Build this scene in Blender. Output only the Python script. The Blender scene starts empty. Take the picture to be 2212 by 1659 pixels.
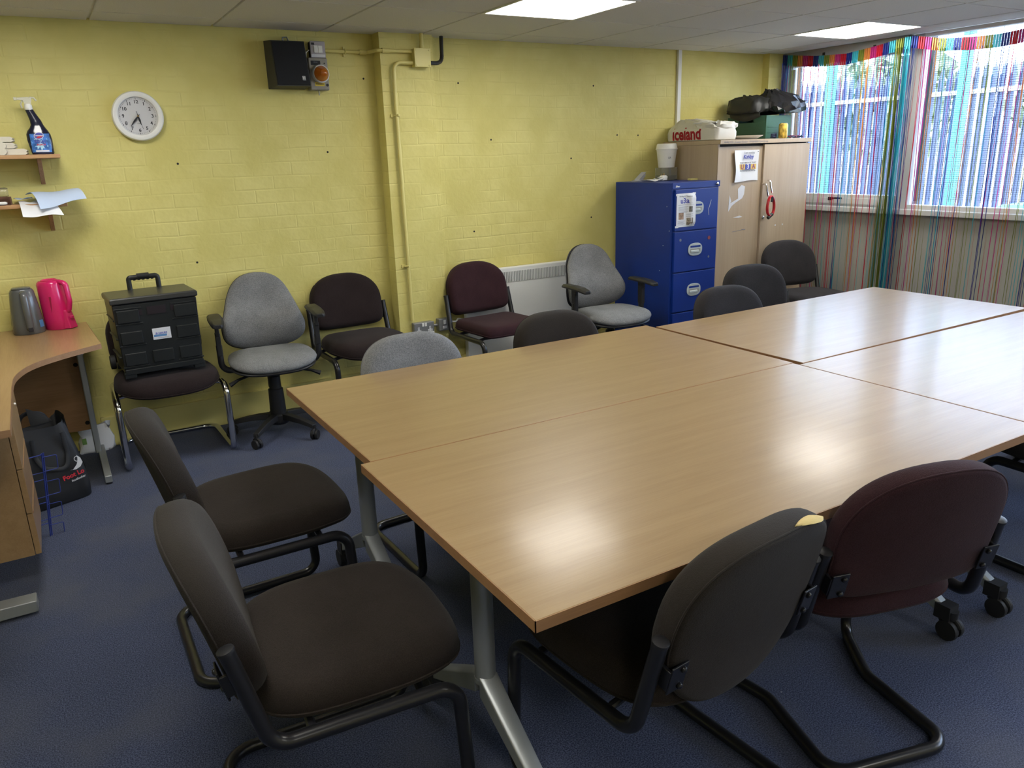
import bpy, bmesh, math, random
from mathutils import Vector, Matrix, Euler
R = math.radians
rnd = random.Random(7)
scene = bpy.context.scene
COL = scene.collection

# ------------------------------------------------------------------ camera
FPX, W, H = 1661.0, 2212, 1659
yaw, pitch, roll = R(30.404), R(16.611), R(-1.849)
fwd = Vector((math.sin(yaw) * math.cos(pitch), math.cos(yaw) * math.cos(pitch), -math.sin(pitch)))
rt = Vector((math.cos(yaw), -math.sin(yaw), 0))
up = rt.cross(fwd)
r2 = rt * math.cos(roll) + up * math.sin(roll)
u2 = up * math.cos(roll) - rt * math.sin(roll)
cd = bpy.data.cameras.new('camera')
cd.sensor_fit = 'HORIZONTAL'; cd.sensor_width = 36.0
cd.lens = 36.0 * FPX / W
cd.clip_start = 0.05
cam = bpy.data.objects.new('camera', cd); COL.objects.link(cam)
cam.matrix_world = Matrix(((r2.x, u2.x, -fwd.x, 0), (r2.y, u2.y, -fwd.y, 0), (r2.z, u2.z, -fwd.z, 1.53), (0, 0, 0, 1)))
scene.camera = cam

# ------------------------------------------------------------------ world, sun, exposure
scene.view_settings.view_transform = 'Standard'
scene.view_settings.look = 'None'
scene.view_settings.exposure = 0.58
scene.view_settings.gamma = 1.0
scene.view_settings.use_curve_mapping = False
wd = bpy.data.worlds.new('daylight'); scene.world = wd; wd.use_nodes = True
nt = wd.node_tree; nt.nodes.clear()
bg = nt.nodes.new('ShaderNodeBackground'); wo = nt.nodes.new('ShaderNodeOutputWorld')
bg.inputs[0].default_value = (0.55, 0.70, 1.0, 1); bg.inputs[1].default_value = 9.5
nt.links.new(bg.outputs[0], wo.inputs[0])
sd = bpy.data.lights.new('sun', 'SUN'); sd.energy = 13.0; sd.angle = R(1.0); sd.color = (1.0, 0.95, 0.86)
sun = bpy.data.objects.new('sun', sd); COL.objects.link(sun)
sun.rotation_euler = Vector((0.25, -1.0, -1.05)).to_track_quat('-Z', 'Y').to_euler()
PANEL_POWER = 13.0

def portal(y0, y1, z0, z1, x):
    l = bpy.data.lights.new('daylight_portal', 'AREA'); l.shape = 'RECTANGLE'
    l.size = y1 - y0; l.size_y = z1 - z0; l.cycles.is_portal = True
    o = bpy.data.objects.new('daylight_portal', l); COL.objects.link(o)
    o.location = (x, (y0 + y1) / 2, (z0 + z1) / 2)
    o.rotation_euler = Matrix(((0, 0, 1), (1, 0, 0), (0, 1, 0))).to_euler()   # -Z of the lamp points to -X
portal(-1.9, 4.65, 1.1, 2.24, 5.70)

# ------------------------------------------------------------------ mesh helpers
class MB:
    """collects shapes into one mesh"""
    def __init__(s): s.v = []; s.f = []; s.m = []
    def add(s, vs, fs, mi=0, M=None):
        b = len(s.v)
        for p in vs:
            p = Vector(p); s.v.append(M @ p if M else p)
        for f in fs: s.f.append([b + i for i in f]); s.m.append(mi)
        return s
    def box(s, c, d, M=None, mi=0, taper=1.0):
        x, y, z = d[0] / 2, d[1] / 2, d[2] / 2
        vs = [(c[0] + a * x * (taper if e > 0 else 1), c[1] + b * y * (taper if e > 0 else 1), c[2] + e * z) for e in (-1, 1) for a, b in ((-1, -1), (1, -1), (1, 1), (-1, 1))]
        return s.add(vs, [(3, 2, 1, 0), (4, 5, 6, 7), (0, 1, 5, 4), (1, 2, 6, 5), (2, 3, 7, 6), (3, 0, 4, 7)], mi, M)
    def bb(s, lo, hi, mi=0, M=None):
        return s.box([(a + b) / 2 for a, b in zip(lo, hi)], [b - a for a, b in zip(lo, hi)], M, mi)
    def tube(s, pts, r, n=10, closed=False, mi=0, M=None, ry=None, up=None):
        pts = [Vector(p) for p in pts]; k = len(pts)
        rs = r if isinstance(r, (list, tuple)) else [r] * k
        q = ry if ry else 1.0
        T = []
        for i in range(k):
            a = pts[(i - 1) % k] if (closed or i) else pts[0]
            b = pts[(i + 1) % k] if (closed or i < k - 1) else pts[-1]
            T.append((b - a).normalized())
        u = Vector(up) if up else (Vector((0, 0, 1)) if abs(T[0].z) < .9 else Vector((1, 0, 0)))
        vs, fs = [], []
        for i in range(k):
            u = (u - T[i] * u.dot(T[i]))
            u = u.normalized() if u.length > 1e-6 else T[i].orthogonal().normalized()
            w = T[i].cross(u)
            for j in range(n):
                a = 2 * math.pi * j / n
                vs.append(pts[i] + u * (math.cos(a) * rs[i] * q) + w * (math.sin(a) * rs[i]))
        for i in range(k if closed else k - 1):
            for j in range(n):
                a, b = i * n + j, i * n + (j + 1) % n
                c, d = ((i + 1) % k) * n + (j + 1) % n, ((i + 1) % k) * n + j
                fs.append((a, b, c, d))
        if not closed:
            fs.append(tuple(reversed(range(n)))); fs.append(tuple((k - 1) * n + j for j in range(n)))
        return s.add(vs, fs, mi, M)
    def lathe(s, prof, n=24, M=None, mi=0, sx=1.0, sy=1.0, cap=True):
        vs, fs = [], []
        for r, z in prof:
            for j in range(n):
                a = 2 * math.pi * j / n
                vs.append((r * math.cos(a) * sx, r * math.sin(a) * sy, z))
        k = len(prof)
        for i in range(k - 1):
            for j in range(n):
                fs.append((i * n + j, i * n + (j + 1) % n, (i + 1) * n + (j + 1) % n, (i + 1) * n + j))
        if cap: fs.append(tuple(reversed(range(n)))); fs.append(tuple((k - 1) * n + j for j in range(n)))
        return s.add(vs, fs, mi, M)
    def prism(s, poly, d0, d1, M=None, mi=0):
        n = len(poly)
        vs = [(p[0], p[1], d0) for p in poly] + [(p[0], p[1], d1) for p in poly]
        fs = [tuple(reversed(range(n))), tuple(range(n, 2 * n))] + [(i, (i + 1) % n, n + (i + 1) % n, n + i) for i in range(n)]
        return s.add(vs, fs, mi, M)
    def loft(s, rings, M=None, mi=0, cap=True):
        n = len(rings[0]); vs = [p for r in rings for p in r]; fs = []
        for i in range(len(rings) - 1):
            for j in range(n):
                fs.append((i * n + j, i * n + (j + 1) % n, (i + 1) * n + (j + 1) % n, (i + 1) * n + j))
        if cap:
            fs.append(tuple(reversed(range(n)))); fs.append(tuple((len(rings) - 1) * n + j for j in range(n)))
        return s.add(vs, fs, mi, M)
    def grid(s, fn, nu, nv, thick=0.0, mi=0, M=None):
        """sheet fn(u,v) with thickness"""
        P = [[Vector(fn(i / nu, j / nv)) for j in range(nv + 1)] for i in range(nu + 1)]
        vs, fs = [], []
        def N(i, j):
            a = P[min(i + 1, nu)][j] - P[max(i - 1, 0)][j]; b = P[i][min(j + 1, nv)] - P[i][max(j - 1, 0)]
            return a.cross(b).normalized()
        for i in range(nu + 1):
            for j in range(nv + 1): vs.append(P[i][j])
        k = nv + 1
        for i in range(nu):
            for j in range(nv): fs.append((i * k + j, (i + 1) * k + j, (i + 1) * k + j + 1, i * k + j + 1))
        if thick:
            o = len(vs)
            for i in range(nu + 1):
                for j in range(nv + 1): vs.append(P[i][j] - N(i, j) * thick)
            fs += [tuple(o + q for q in reversed(f)) for f in fs[:nu * nv]]
            for i in range(nu):
                fs.append((i * k, o + i * k, o + (i + 1) * k, (i + 1) * k)); fs.append(((i + 1) * k + nv, o + (i + 1) * k + nv, o + i * k + nv, i * k + nv))
            for j in range(nv):
                fs.append((j + 1, o + j + 1, o + j, j)); fs.append((nu * k + j, o + nu * k + j, o + nu * k + j + 1, nu * k + j + 1))
        return s.add(vs, fs, mi, M)

def fillet(pts, rad, n=6, closed=False):
    """round the corners of a polyline; rad is a number or one per point"""
    pts = [Vector(p) for p in pts]; k = len(pts); out = []
    for i in range(k):
        r = rad[i] if isinstance(rad, (list, tuple)) else rad
        if not closed and i in (0, k - 1) or r <= 0: out.append(pts[i]); continue
        a, b, c = pts[i - 1], pts[i], pts[(i + 1) % k]
        d1, d2 = (a - b), (c - b); l1, l2 = d1.length, d2.length; d1.normalize(); d2.normalize()
        ang = d1.angle(d2)
        if ang > math.pi - .02: out.append(b); continue
        t = min(r / math.tan(ang / 2), l1 * .48, l2 * .48); rr = t * math.tan(ang / 2)
        cen = b + (d1 + d2).normalized() * (rr / math.sin(ang / 2))
        v1, v2 = b + d1 * t - cen, b + d2 * t - cen
        tot = v1.angle(v2)
        for q in range(n + 1):
            f = q / n
            out.append(cen + (v1 * math.sin((1 - f) * tot) + v2 * math.sin(f * tot)) / math.sin(tot))
    return out

def obj(name, mb, mat, parent=None, smooth=35, bevel=0.0, loc=None, rot=None, seg=2):
    me = bpy.data.meshes.new(name)
    if isinstance(mb, MB):
        me.from_pydata([tuple(p) for p in mb.v], [], mb.f)
        me.polygons.foreach_set('material_index', mb.m)
        bm = bmesh.new(); bm.from_mesh(me); bmesh.ops.recalc_face_normals(bm, faces=bm.faces); bm.to_mesh(me); bm.free()
    else: me = mb; me.name = name
    for m in (mat if isinstance(mat, (list, tuple)) else [mat]): me.materials.append(m)
    if smooth:
        me.polygons.foreach_set('use_smooth', [True] * len(me.polygons)); me.set_sharp_from_angle(angle=R(smooth))
    me.update()
    o = bpy.data.objects.new(name, me); COL.objects.link(o)
    if parent: o.parent = parent
    if loc: o.location = loc
    if rot: o.rotation_euler = rot
    if bevel:
        b = o.modifiers.new('edge', 'BEVEL'); b.width = bevel; b.segments = seg; b.limit_method = 'ANGLE'; b.angle_limit = R(40); b.harden_normals = True
    return o

def tag(o, label, cat, group=None, kind=None):
    if label: o['label'] = label
    if cat: o['category'] = cat
    if group: o['group'] = group
    if kind: o['kind'] = kind
    return o
def thing(name, label, cat, loc=(0, 0, 0), rz=0.0, group=None):
    o = bpy.data.objects.new(name, None); COL.objects.link(o); o.empty_display_size = .1
    o.location = loc; o.rotation_euler = (0, 0, rz)
    return tag(o, label, cat, group)
def struct(name, mb, mat, smooth=35, bevel=0.0, parent=None):
    o = obj(name, mb, mat, parent, smooth, bevel)
    if not parent: o['kind'] = 'structure'
    return o
def copy_tree(o, parent=None):
    c = o.copy(); COL.objects.link(c)
    if parent: c.parent = parent
    for ch in list(o.children): copy_tree(ch, c)
    return c
def dup(root, label, loc, rz, group=None):
    c = copy_tree(root); c.location = loc; c.rotation_euler = (0, 0, rz); c['label'] = label
    if group: c['group'] = group
    return c

def text_mb(s, size, align='CENTER', extrude=0.0004, bold=0.0, sx=1.0, shear=0.0):
    cu = bpy.data.curves.new('lettering', 'FONT'); cu.body = s; cu.size = size; cu.align_x = align; cu.align_y = 'CENTER'
    cu.extrude = extrude; cu.offset = bold; cu.shear = shear; cu.resolution_u = 3
    ob = bpy.data.objects.new('lettering', cu); COL.objects.link(ob)
    me = bpy.data.meshes.new_from_object(ob)
    mb = MB(); mb.add([(v.co.x * sx, v.co.y, v.co.z) for v in me.vertices], [list(p.vertices) for p in me.polygons])
    bpy.data.objects.remove(ob); bpy.data.curves.remove(cu); bpy.data.meshes.remove(me)
    return mb
def place(mb, M):
    mb.v = [M @ p for p in mb.v]; return mb
def basis(o, u, v):
    u = Vector(u).normalized(); v = Vector(v); v = (v - u * v.dot(u)).normalized(); w = u.cross(v)
    return Matrix(((u.x, v.x, w.x, o[0]), (u.y, v.y, w.y, o[1]), (u.z, v.z, w.z, o[2]), (0, 0, 0, 1)))
def FRONT(x, y, z):   # local x -> +X, local y -> +Z, outward normal -> -Y
    return basis((x, y, z), (1, 0, 0), (0, 0, 1))
def LEFT(x, y, z):    # outward normal -> -X
    return basis((x, y, z), (0, -1, 0), (0, 0, 1))

# ------------------------------------------------------------------ materials
def mat(name, color, rough=0.5, metal=0.0, spec=0.5, coat=0.0, coat_r=0.1, sheen=0.0, bump=None, vary=None, emit=None, trans=0.0, alpha=1.0, ior=1.45):
    """vary=(scale, amount, stretch xyz) mottles the colour; bump=(scale, strength, stretch)"""
    m = bpy.data.materials.new(name); m.use_nodes = True
    n = m.node_tree.nodes; L = m.node_tree.links; b = n['Principled BSDF']
    b.inputs['Base Color'].default_value = (*color, 1); b.inputs['Roughness'].default_value = rough; b.inputs['Metallic'].default_value = metal
    b.inputs['Specular IOR Level'].default_value = spec; b.inputs['IOR'].default_value = ior
    b.inputs['Coat Weight'].default_value = coat; b.inputs['Coat Roughness'].default_value = coat_r
    b.inputs['Transmission Weight'].default_value = trans; b.inputs['Alpha'].default_value = alpha
    if sheen: b.inputs['Sheen Weight'].default_value = sheen; b.inputs['Sheen Roughness'].default_value = .5
    if emit: b.inputs['Emission Color'].default_value = (*emit[0], 1); b.inputs['Emission Strength'].default_value = emit[1]
    if bump or vary: tc = n.new('ShaderNodeTexCoord')
    if vary:
        mp = n.new('ShaderNodeMapping'); mp.inputs['Scale'].default_value = vary[2] if len(vary) > 2 else (1, 1, 1)
        L.new(tc.outputs['Object'], mp.inputs[0])
        no = n.new('ShaderNodeTexNoise'); no.inputs['Scale'].default_value = vary[0]; no.inputs['Detail'].default_value = 6
        L.new(mp.outputs[0], no.inputs['Vector'])
        cr = n.new('ShaderNodeValToRGB'); lo = [c * (1 - vary[1]) for c in color]; hi = [min(1, c * (1 + vary[1])) for c in color]
        cr.color_ramp.elements[0].position = .3; cr.color_ramp.elements[1].position = .7
        cr.color_ramp.elements[0].color = (*lo, 1); cr.color_ramp.elements[1].color = (*hi, 1)
        L.new(no.outputs['Fac'], cr.inputs[0]); L.new(cr.outputs[0], b.inputs['Base Color'])
    if bump:
        mp2 = n.new('ShaderNodeMapping'); mp2.inputs['Scale'].default_value = bump[2] if len(bump) > 2 else (1, 1, 1)
        L.new(tc.outputs['Object'], mp2.inputs[0])
        n2 = n.new('ShaderNodeTexNoise'); n2.inputs['Scale'].default_value = bump[0]; n2.inputs['Detail'].default_value = 3
        L.new(mp2.outputs[0], n2.inputs['Vector'])
        bp = n.new('ShaderNodeBump'); bp.inputs['Strength'].default_value = bump[1]; bp.inputs['Distance'].default_value = .002
        L.new(n2.outputs['Fac'], bp.inputs['Height']); L.new(bp.outputs[0], b.inputs['Normal'])
    return m

def wood_mat(name, base, dark, axis=0, scale=1.0, rough=.35, coat=.0, amount=1.0, bumpy=.02, spec=.5):
    """laminate with fine grain running along one axis"""
    m = mat(name, base, rough, coat=coat, coat_r=.15, spec=spec)
    n = m.node_tree.nodes; L = m.node_tree.links; b = n['Principled BSDF']
    tc = n.new('ShaderNodeTexCoord'); mp = n.new('ShaderNodeMapping'); s = [26.0 * scale] * 3; s[axis] = 1.6 * scale
    mp.inputs['Scale'].default_value = s; L.new(tc.outputs['Object'], mp.inputs[0])
    a = n.new('ShaderNodeTexNoise'); a.inputs['Scale'].default_value = 1.0; a.inputs['Detail'].default_value = 8; a.inputs['Roughness'].default_value = .62; a.inputs['Distortion'].default_value = .4
    L.new(mp.outputs[0], a.inputs['Vector'])
    mp2 = n.new('ShaderNodeMapping'); s2 = [230.0 * scale] * 3; s2[axis] = 9.0 * scale
    mp2.inputs['Scale'].default_value = s2; L.new(tc.outputs['Object'], mp2.inputs[0])
    c = n.new('ShaderNodeTexNoise'); c.inputs['Scale'].default_value = 1.0; c.inputs['Detail'].default_value = 2
    L.new(mp2.outputs[0], c.inputs['Vector'])
    mx = n.new('ShaderNodeMix'); mx.inputs['Factor'].default_value = .35
    L.new(a.outputs['Fac'], mx.inputs[2]); L.new(c.outputs['Fac'], mx.inputs[3])
    cr = n.new('ShaderNodeValToRGB')
    e = cr.color_ramp.elements; e[0].position = .34; e[1].position = .64
    e[0].color = (*[d * amount + q * (1 - amount) for d, q in zip(dark, base)], 1); e[1].color = (*base, 1)
    L.new(mx.outputs[0], cr.inputs[0]); L.new(cr.outputs[0], b.inputs['Base Color'])
    bp = n.new('ShaderNodeBump'); bp.inputs['Strength'].default_value = bumpy; bp.inputs['Distance'].default_value = .002
    L.new(c.outputs['Fac'], bp.inputs['Height']); L.new(bp.outputs[0], b.inputs['Normal'])
    return m

def fabric_mat(name, color, color2, scale=900, dust=None):
    """woven upholstery: fine rib bump plus mottled colour, rubbed paler along the top"""
    m = mat(name, color, .92, spec=.15, sheen=.05)
    n = m.node_tree.nodes; L = m.node_tree.links; b = n['Principled BSDF']
    tc = n.new('ShaderNodeTexCoord')
    a = n.new('ShaderNodeTexNoise'); a.inputs['Scale'].default_value = scale * .6; a.inputs['Detail'].default_value = 1
    L.new(tc.outputs['Object'], a.inputs['Vector'])
    g = n.new('ShaderNodeTexNoise'); g.inputs['Scale'].default_value = 9; g.inputs['Detail'].default_value = 4
    L.new(tc.outputs['Object'], g.inputs['Vector'])
    mx = n.new('ShaderNodeMix'); mx.inputs['Factor'].default_value = .35
    L.new(a.outputs['Fac'], mx.inputs[2]); L.new(g.outputs['Fac'], mx.inputs[3])
    cr = n.new('ShaderNodeValToRGB'); e = cr.color_ramp.elements
    e[0].position = .36; e[1].position = .64; e[0].color = (*color, 1); e[1].color = (*color2, 1)
    L.new(mx.outputs[0], cr.inputs[0])
    out = cr.outputs[0]
    if dust:
        sep = n.new('ShaderNodeSeparateXYZ'); L.new(tc.outputs['Object'], sep.inputs[0])
        mr = n.new('ShaderNodeMapRange'); mr.inputs['From Min'].default_value = .62; mr.inputs['From Max'].default_value = .86
        L.new(sep.outputs['Z'], mr.inputs['Value'])
        m2 = n.new('ShaderNodeMix'); m2.data_type = 'RGBA'; m2.inputs[7].default_value = (*dust, 1)
        L.new(mr.outputs[0], m2.inputs['Factor']); L.new(out, m2.inputs[6]); out = m2.outputs[2]
    L.new(out, b.inputs['Base Color'])
    mp = n.new('ShaderNodeMapping'); mp.inputs['Scale'].default_value = (.16, 1, 1); L.new(tc.outputs['Object'], mp.inputs[0])
    wv = n.new('ShaderNodeTexNoise'); wv.inputs['Scale'].default_value = scale * .8; wv.inputs['Detail'].default_value = 1; L.new(mp.outputs[0], wv.inputs['Vector'])
    ad = n.new('ShaderNodeMath'); L.new(wv.outputs['Fac'], ad.inputs[0]); L.new(a.outputs['Fac'], ad.inputs[1])
    bp = n.new('ShaderNodeBump'); bp.inputs['Strength'].default_value = .6; bp.inputs['Distance'].default_value = .0012
    L.new(ad.outputs[0], bp.inputs['Height']); L.new(bp.outputs[0], b.inputs['Normal'])
    return m

M = {}
M['panel_white'] = mat('lamp_frame_white', (.75, .75, .73), .4)
M['lit'] = mat('lit_diffuser', (.9, .9, .9), .5, emit=((1.0, .97, .90), PANEL_POWER))
M['beech'] = wood_mat('beech_laminate', (.340, .230, .112), (.285, .183, .084), 0, 1.0, .36, coat=.26, bumpy=.07, spec=.40)
M['beech_edge'] = wood_mat('beech_edging', (.34, .185, .085), (.27, .14, .062), 0, 1.0, .4)
M['desk'] = wood_mat('desk_laminate', (.40, .257, .128), (.325, .198, .09), 1, 1.0, .33, coat=.2)
M['desk_edge'] = wood_mat('desk_edging', (.37, .215, .115), (.30, .165, .08), 0, 1.0, .4)
M['desk_panel'] = wood_mat('desk_panel_laminate', (.33, .185, .088), (.25, .135, .06), 0, .8, .45)
M['pine'] = wood_mat('pine', (.58, .36, .18), (.36, .18, .075), 0, .5, .5)
M['pine_v'] = wood_mat('pine_upright', (.42, .24, .13), (.26, .13, .06), 2, .5, .5)
M['maple'] = wood_mat('maple_laminate', (.475, .375, .262), (.42, .32, .215), 2, .35, .4)
M['silver'] = mat('silver_paint', (.36, .38, .38), .38, .55)
M['black_metal'] = mat('black_tube_paint', (.012, .012, .014), .28, spec=.6)
M['chrome'] = mat('chrome', (.75, .75, .76), .12, 1.0)
M['black_plastic'] = mat('black_plastic', (.018, .018, .02), .45)
M['rubber'] = mat('castor_rubber', (.014, .014, .016), .6)
M['brown'] = fabric_mat('brown_weave', (.0165, .0125, .0105), (.030, .0235, .020), dust=(.032, .028, .0245))
M['brown2'] = fabric_mat('dark_brown_weave', (.016, .0105, .0105), (.028, .0195, .0195))
M['maroon'] = fabric_mat('maroon_weave', (.024, .0095, .0125), (.042, .018, .022))
M['charcoal'] = fabric_mat('charcoal_weave', (.020, .0185, .020), (.036, .0335, .036))
M['grey'] = fabric_mat('grey_weave', (.140, .143, .147), (.250, .255, .26), scale=420)
M['foam'] = mat('foam', (.62, .48, .20), .95, bump=(300, .5))
M['blue_dk'] = mat('blue_enamel', (.0045, .030, .225), .40, vary=(3, .12), bump=(90, .04))
M['grey_lt'] = mat('pale_grey_plastic', (.45, .50, .50), .4)
M['white'] = mat('white_plastic', (.80, .80, .77), .4)
M['heater'] = mat('heater_enamel', (.74, .75, .73), .4)
M['dark'] = mat('dark_gap', (.01, .01, .01), .8)
M['paper'] = mat('paper', (.78, .79, .82), .85, bump=(12, .25))
M['paper_blue'] = mat('blue_paper', (.50, .60, .78), .85, bump=(10, .2))
M['cream'] = mat('cream_cloth', (.66, .62, .52), .9, bump=(20, .4))
M['ink'] = mat('ink', (.02, .02, .025), .7)
M['ink_blue'] = mat('blue_ink', (.08, .10, .42), .7)
M['ink_grey'] = mat('grey_ink', (.22, .23, .27), .8)
M['red'] = mat('red_print', (.60, .03, .05), .6)
M['gold'] = mat('gold_print', (.72, .50, .13), .6)
M['plum'] = mat('plum_print', (.26, .08, .17), .6)
M['green_dk'] = mat('green_crate', (.035, .105, .065), .5)
M['yellow_paint'] = mat('yellow_gloss', (.69, .61, .215), .4)
M['brass'] = mat('brass', (.7, .5, .2), .3, 1.0)
M['amber'] = mat('amber_lens', (.62, .17, .015), .15, trans=.35, coat=.4)
M['beacon'] = mat('beacon_housing', (.30, .285, .25), .5, vary=(12, .15))
M['switch'] = mat('grey_switch_plate', (.40, .37, .40), .4)
M['metal_box'] = mat('grey_metal_box', (.26, .265, .27), .42, .5)
M['pink'] = mat('pink_gloss_plastic', (.70, .018, .155), .25, coat=.4)
M['kettle_grey'] = mat('grey_gloss_plastic', (.105, .11, .115), .25, coat=.3)
M['bag_black'] = mat('black_woven_bag', (.018, .019, .022), .55, bump=(60, .15))
M['bin_liner'] = mat('black_polythene', (.014, .014, .016), .24, spec=.7, bump=(22, .35))
M['carrier'] = mat('white_carrier_plastic', (.66, .64, .58), .38, bump=(25, .4))
M['glass'] = mat('clear_plastic', (.80, .82, .78), .08, trans=.9)
M['wire_blue'] = mat('blue_wire', (.03, .05, .26), .4)
M['tape'] = mat('tape_scrap', (.68, .69, .72), .6)
M['alu'] = mat('window_frame_white', (.62, .62, .60), .45)
M['alu_grey'] = mat('window_frame_grey', (.30, .30, .29), .5)
# ------------------------------------------------------------------ room shell
WY, WX, CZ = 4.76, 5.45, 2.25            # back wall, window wall, ceiling

def brick_mat():
    m = bpy.data.materials.new('yellow_painted_brick'); m.use_nodes = True
    n = m.node_tree.nodes; L = m.node_tree.links; b = n['Principled BSDF']
    b.inputs['Roughness'].default_value = .55; b.inputs['Specular IOR Level'].default_value = .35
    tc = n.new('ShaderNodeTexCoord'); sp = n.new('ShaderNodeSeparateXYZ'); L.new(tc.outputs['Object'], sp.inputs[0])
    ad = n.new('ShaderNodeMath'); ad.operation = 'ADD'; L.new(sp.outputs['X'], ad.inputs[0]); L.new(sp.outputs['Y'], ad.inputs[1])
    wob = n.new('ShaderNodeTexNoise'); wob.inputs['Scale'].default_value = 3.0; L.new(tc.outputs['Object'], wob.inputs['Vector'])
    ws = n.new('ShaderNodeMath'); ws.operation = 'MULTIPLY_ADD'; ws.inputs[1].default_value = .022; L.new(wob.outputs['Fac'], ws.inputs[0]); L.new(sp.outputs['Z'], ws.inputs[2])
    cb = n.new('ShaderNodeCombineXYZ'); L.new(ad.outputs[0], cb.inputs['X']); L.new(ws.outputs[0], cb.inputs['Y'])
    br = n.new('ShaderNodeTexBrick'); br.inputs['Scale'].default_value = 1.0; br.inputs['Brick Width'].default_value = .225; br.inputs['Row Height'].default_value = .077
    br.inputs['Mortar Size'].default_value = .006; br.inputs['Mortar Smooth'].default_value = .8; br.inputs['Color1'].default_value = (1, 1, 1, 1); br.inputs['Color2'].default_value = (.72, .72, .72, 1); br.inputs['Mortar'].default_value = (0, 0, 0, 1)
    L.new(cb.outputs[0], br.inputs['Vector'])
    mask = n.new('ShaderNodeTexNoise'); mask.inputs['Scale'].default_value = 4.5; mask.inputs['Detail'].default_value = 4; L.new(tc.outputs['Object'], mask.inputs['Vector'])
    mr = n.new('ShaderNodeMapRange'); mr.inputs['From Min'].default_value = .40; mr.inputs['From Max'].default_value = .74; L.new(mask.outputs['Fac'], mr.inputs['Value'])
    h1 = n.new('ShaderNodeMath'); h1.operation = 'MULTIPLY'; L.new(br.outputs['Color'], h1.inputs[0]); L.new(mr.outputs[0], h1.inputs[1])
    fine = n.new('ShaderNodeTexNoise'); fine.inputs['Scale'].default_value = 38; fine.inputs['Detail'].default_value = 5; L.new(tc.outputs['Object'], fine.inputs['Vector'])
    h2 = n.new('ShaderNodeMath'); h2.operation = 'MULTIPLY_ADD'; h2.inputs[1].default_value = .45; L.new(fine.outputs['Fac'], h2.inputs[0]); L.new(h1.outputs[0], h2.inputs[2])
    bp = n.new('ShaderNodeBump'); bp.inputs['Strength'].default_value = .5; bp.inputs['Distance'].default_value = .006
    L.new(h2.outputs[0], bp.inputs['Height']); L.new(bp.outputs[0], b.inputs['Normal'])
    cr = n.new('ShaderNodeValToRGB'); cr.color_ramp.elements[0].color = (.640, .570, .185, 1); cr.color_ramp.elements[1].color = (.705, .635, .232, 1)
    cr.color_ramp.elements[0].position = .35; cr.color_ramp.elements[1].position = .65
    L.new(mask.outputs['Fac'], cr.inputs[0]); L.new(cr.outputs[0], b.inputs['Base Color'])
    return m
M['brick'] = brick_mat()

def carpet_mat():
    m = bpy.data.materials.new('navy_carpet'); m.use_nodes = True
    n = m.node_tree.nodes; L = m.node_tree.links; b = n['Principled BSDF']
    b.inputs['Roughness'].default_value = .97; b.inputs['Specular IOR Level'].default_value = .1; b.inputs['Sheen Weight'].default_value = .12
    tc = n.new('ShaderNodeTexCoord')
    f = n.new('ShaderNodeTexNoise'); f.inputs['Scale'].default_value = 250; f.inputs['Detail'].default_value = 3; f.inputs['Roughness'].default_value = .75; L.new(tc.outputs['Object'], f.inputs['Vector'])
    g = n.new('ShaderNodeTexNoise'); g.inputs['Scale'].default_value = 2.2; g.inputs['Detail'].default_value = 5; L.new(tc.outputs['Object'], g.inputs['Vector'])
    cr = n.new('ShaderNodeValToRGB'); e = cr.color_ramp.elements; e[0].position = .42; e[1].position = .60
    e[0].color = (.016, .023, .056, 1); e[1].color = (.092, .112, .190, 1); L.new(f.outputs['Fac'], cr.inputs[0])
    gr = n.new('ShaderNodeValToRGB'); q = gr.color_ramp.elements; q[0].position = .46; q[1].position = .72; q[0].color = (0, 0, 0, 1); q[1].color = (.5, .5, .5, 1); L.new(g.outputs['Fac'], gr.inputs[0])
    mx = n.new('ShaderNodeMix'); mx.data_type = 'RGBA'; mx.inputs[7].default_value = (.098, .102, .115, 1); L.new(gr.outputs[0], mx.inputs['Factor']); L.new(cr.outputs[0], mx.inputs[6])
    # white lint specks trodden into the pile
    vo = n.new('ShaderNodeTexVoronoi'); vo.inputs['Scale'].default_value = 8.5; L.new(tc.outputs['Object'], vo.inputs['Vector'])
    lt = n.new('ShaderNodeMath'); lt.operation = 'LESS_THAN'; lt.inputs[1].default_value = .030; L.new(vo.outputs['Distance'], lt.inputs[0])
    sx = n.new('ShaderNodeSeparateColor'); L.new(vo.outputs['Color'], sx.inputs[0])
    gt = n.new('ShaderNodeMath'); gt.operation = 'GREATER_THAN'; gt.inputs[1].default_value = .62; L.new(sx.outputs[0], gt.inputs[0])
    ml = n.new('ShaderNodeMath'); ml.operation = 'MULTIPLY'; L.new(lt.outputs[0], ml.inputs[0]); L.new(gt.outputs[0], ml.inputs[1])
    m2 = n.new('ShaderNodeMix'); m2.data_type = 'RGBA'; m2.inputs[7].default_value = (.42, .42, .42, 1); L.new(ml.outputs[0], m2.inputs['Factor']); L.new(mx.outputs[2], m2.inputs[6])
    L.new(m2.outputs[2], b.inputs['Base Color'])
    bp = n.new('ShaderNodeBump'); bp.inputs['Strength'].default_value = .5; bp.inputs['Distance'].default_value = .0025; L.new(f.outputs['Fac'], bp.inputs['Height']); L.new(bp.outputs[0], b.inputs['Normal'])
    return m
M['carpet'] = carpet_mat()
M['tile'] = mat('mineral_fibre_tile', (.68, .67, .655), .95, spec=.1, bump=(160, .5), vary=(260, .10))
M['tbar'] = mat('ceiling_grid_bar', (.70, .69, .67), .5)
M['wall_grey'] = mat('grey_green_wall_panel', (.40, .40, .35), .6, vary=(2, .05))
M['wall_plain'] = mat('cream_wall_paint', (.62, .56, .34), .8)

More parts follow.
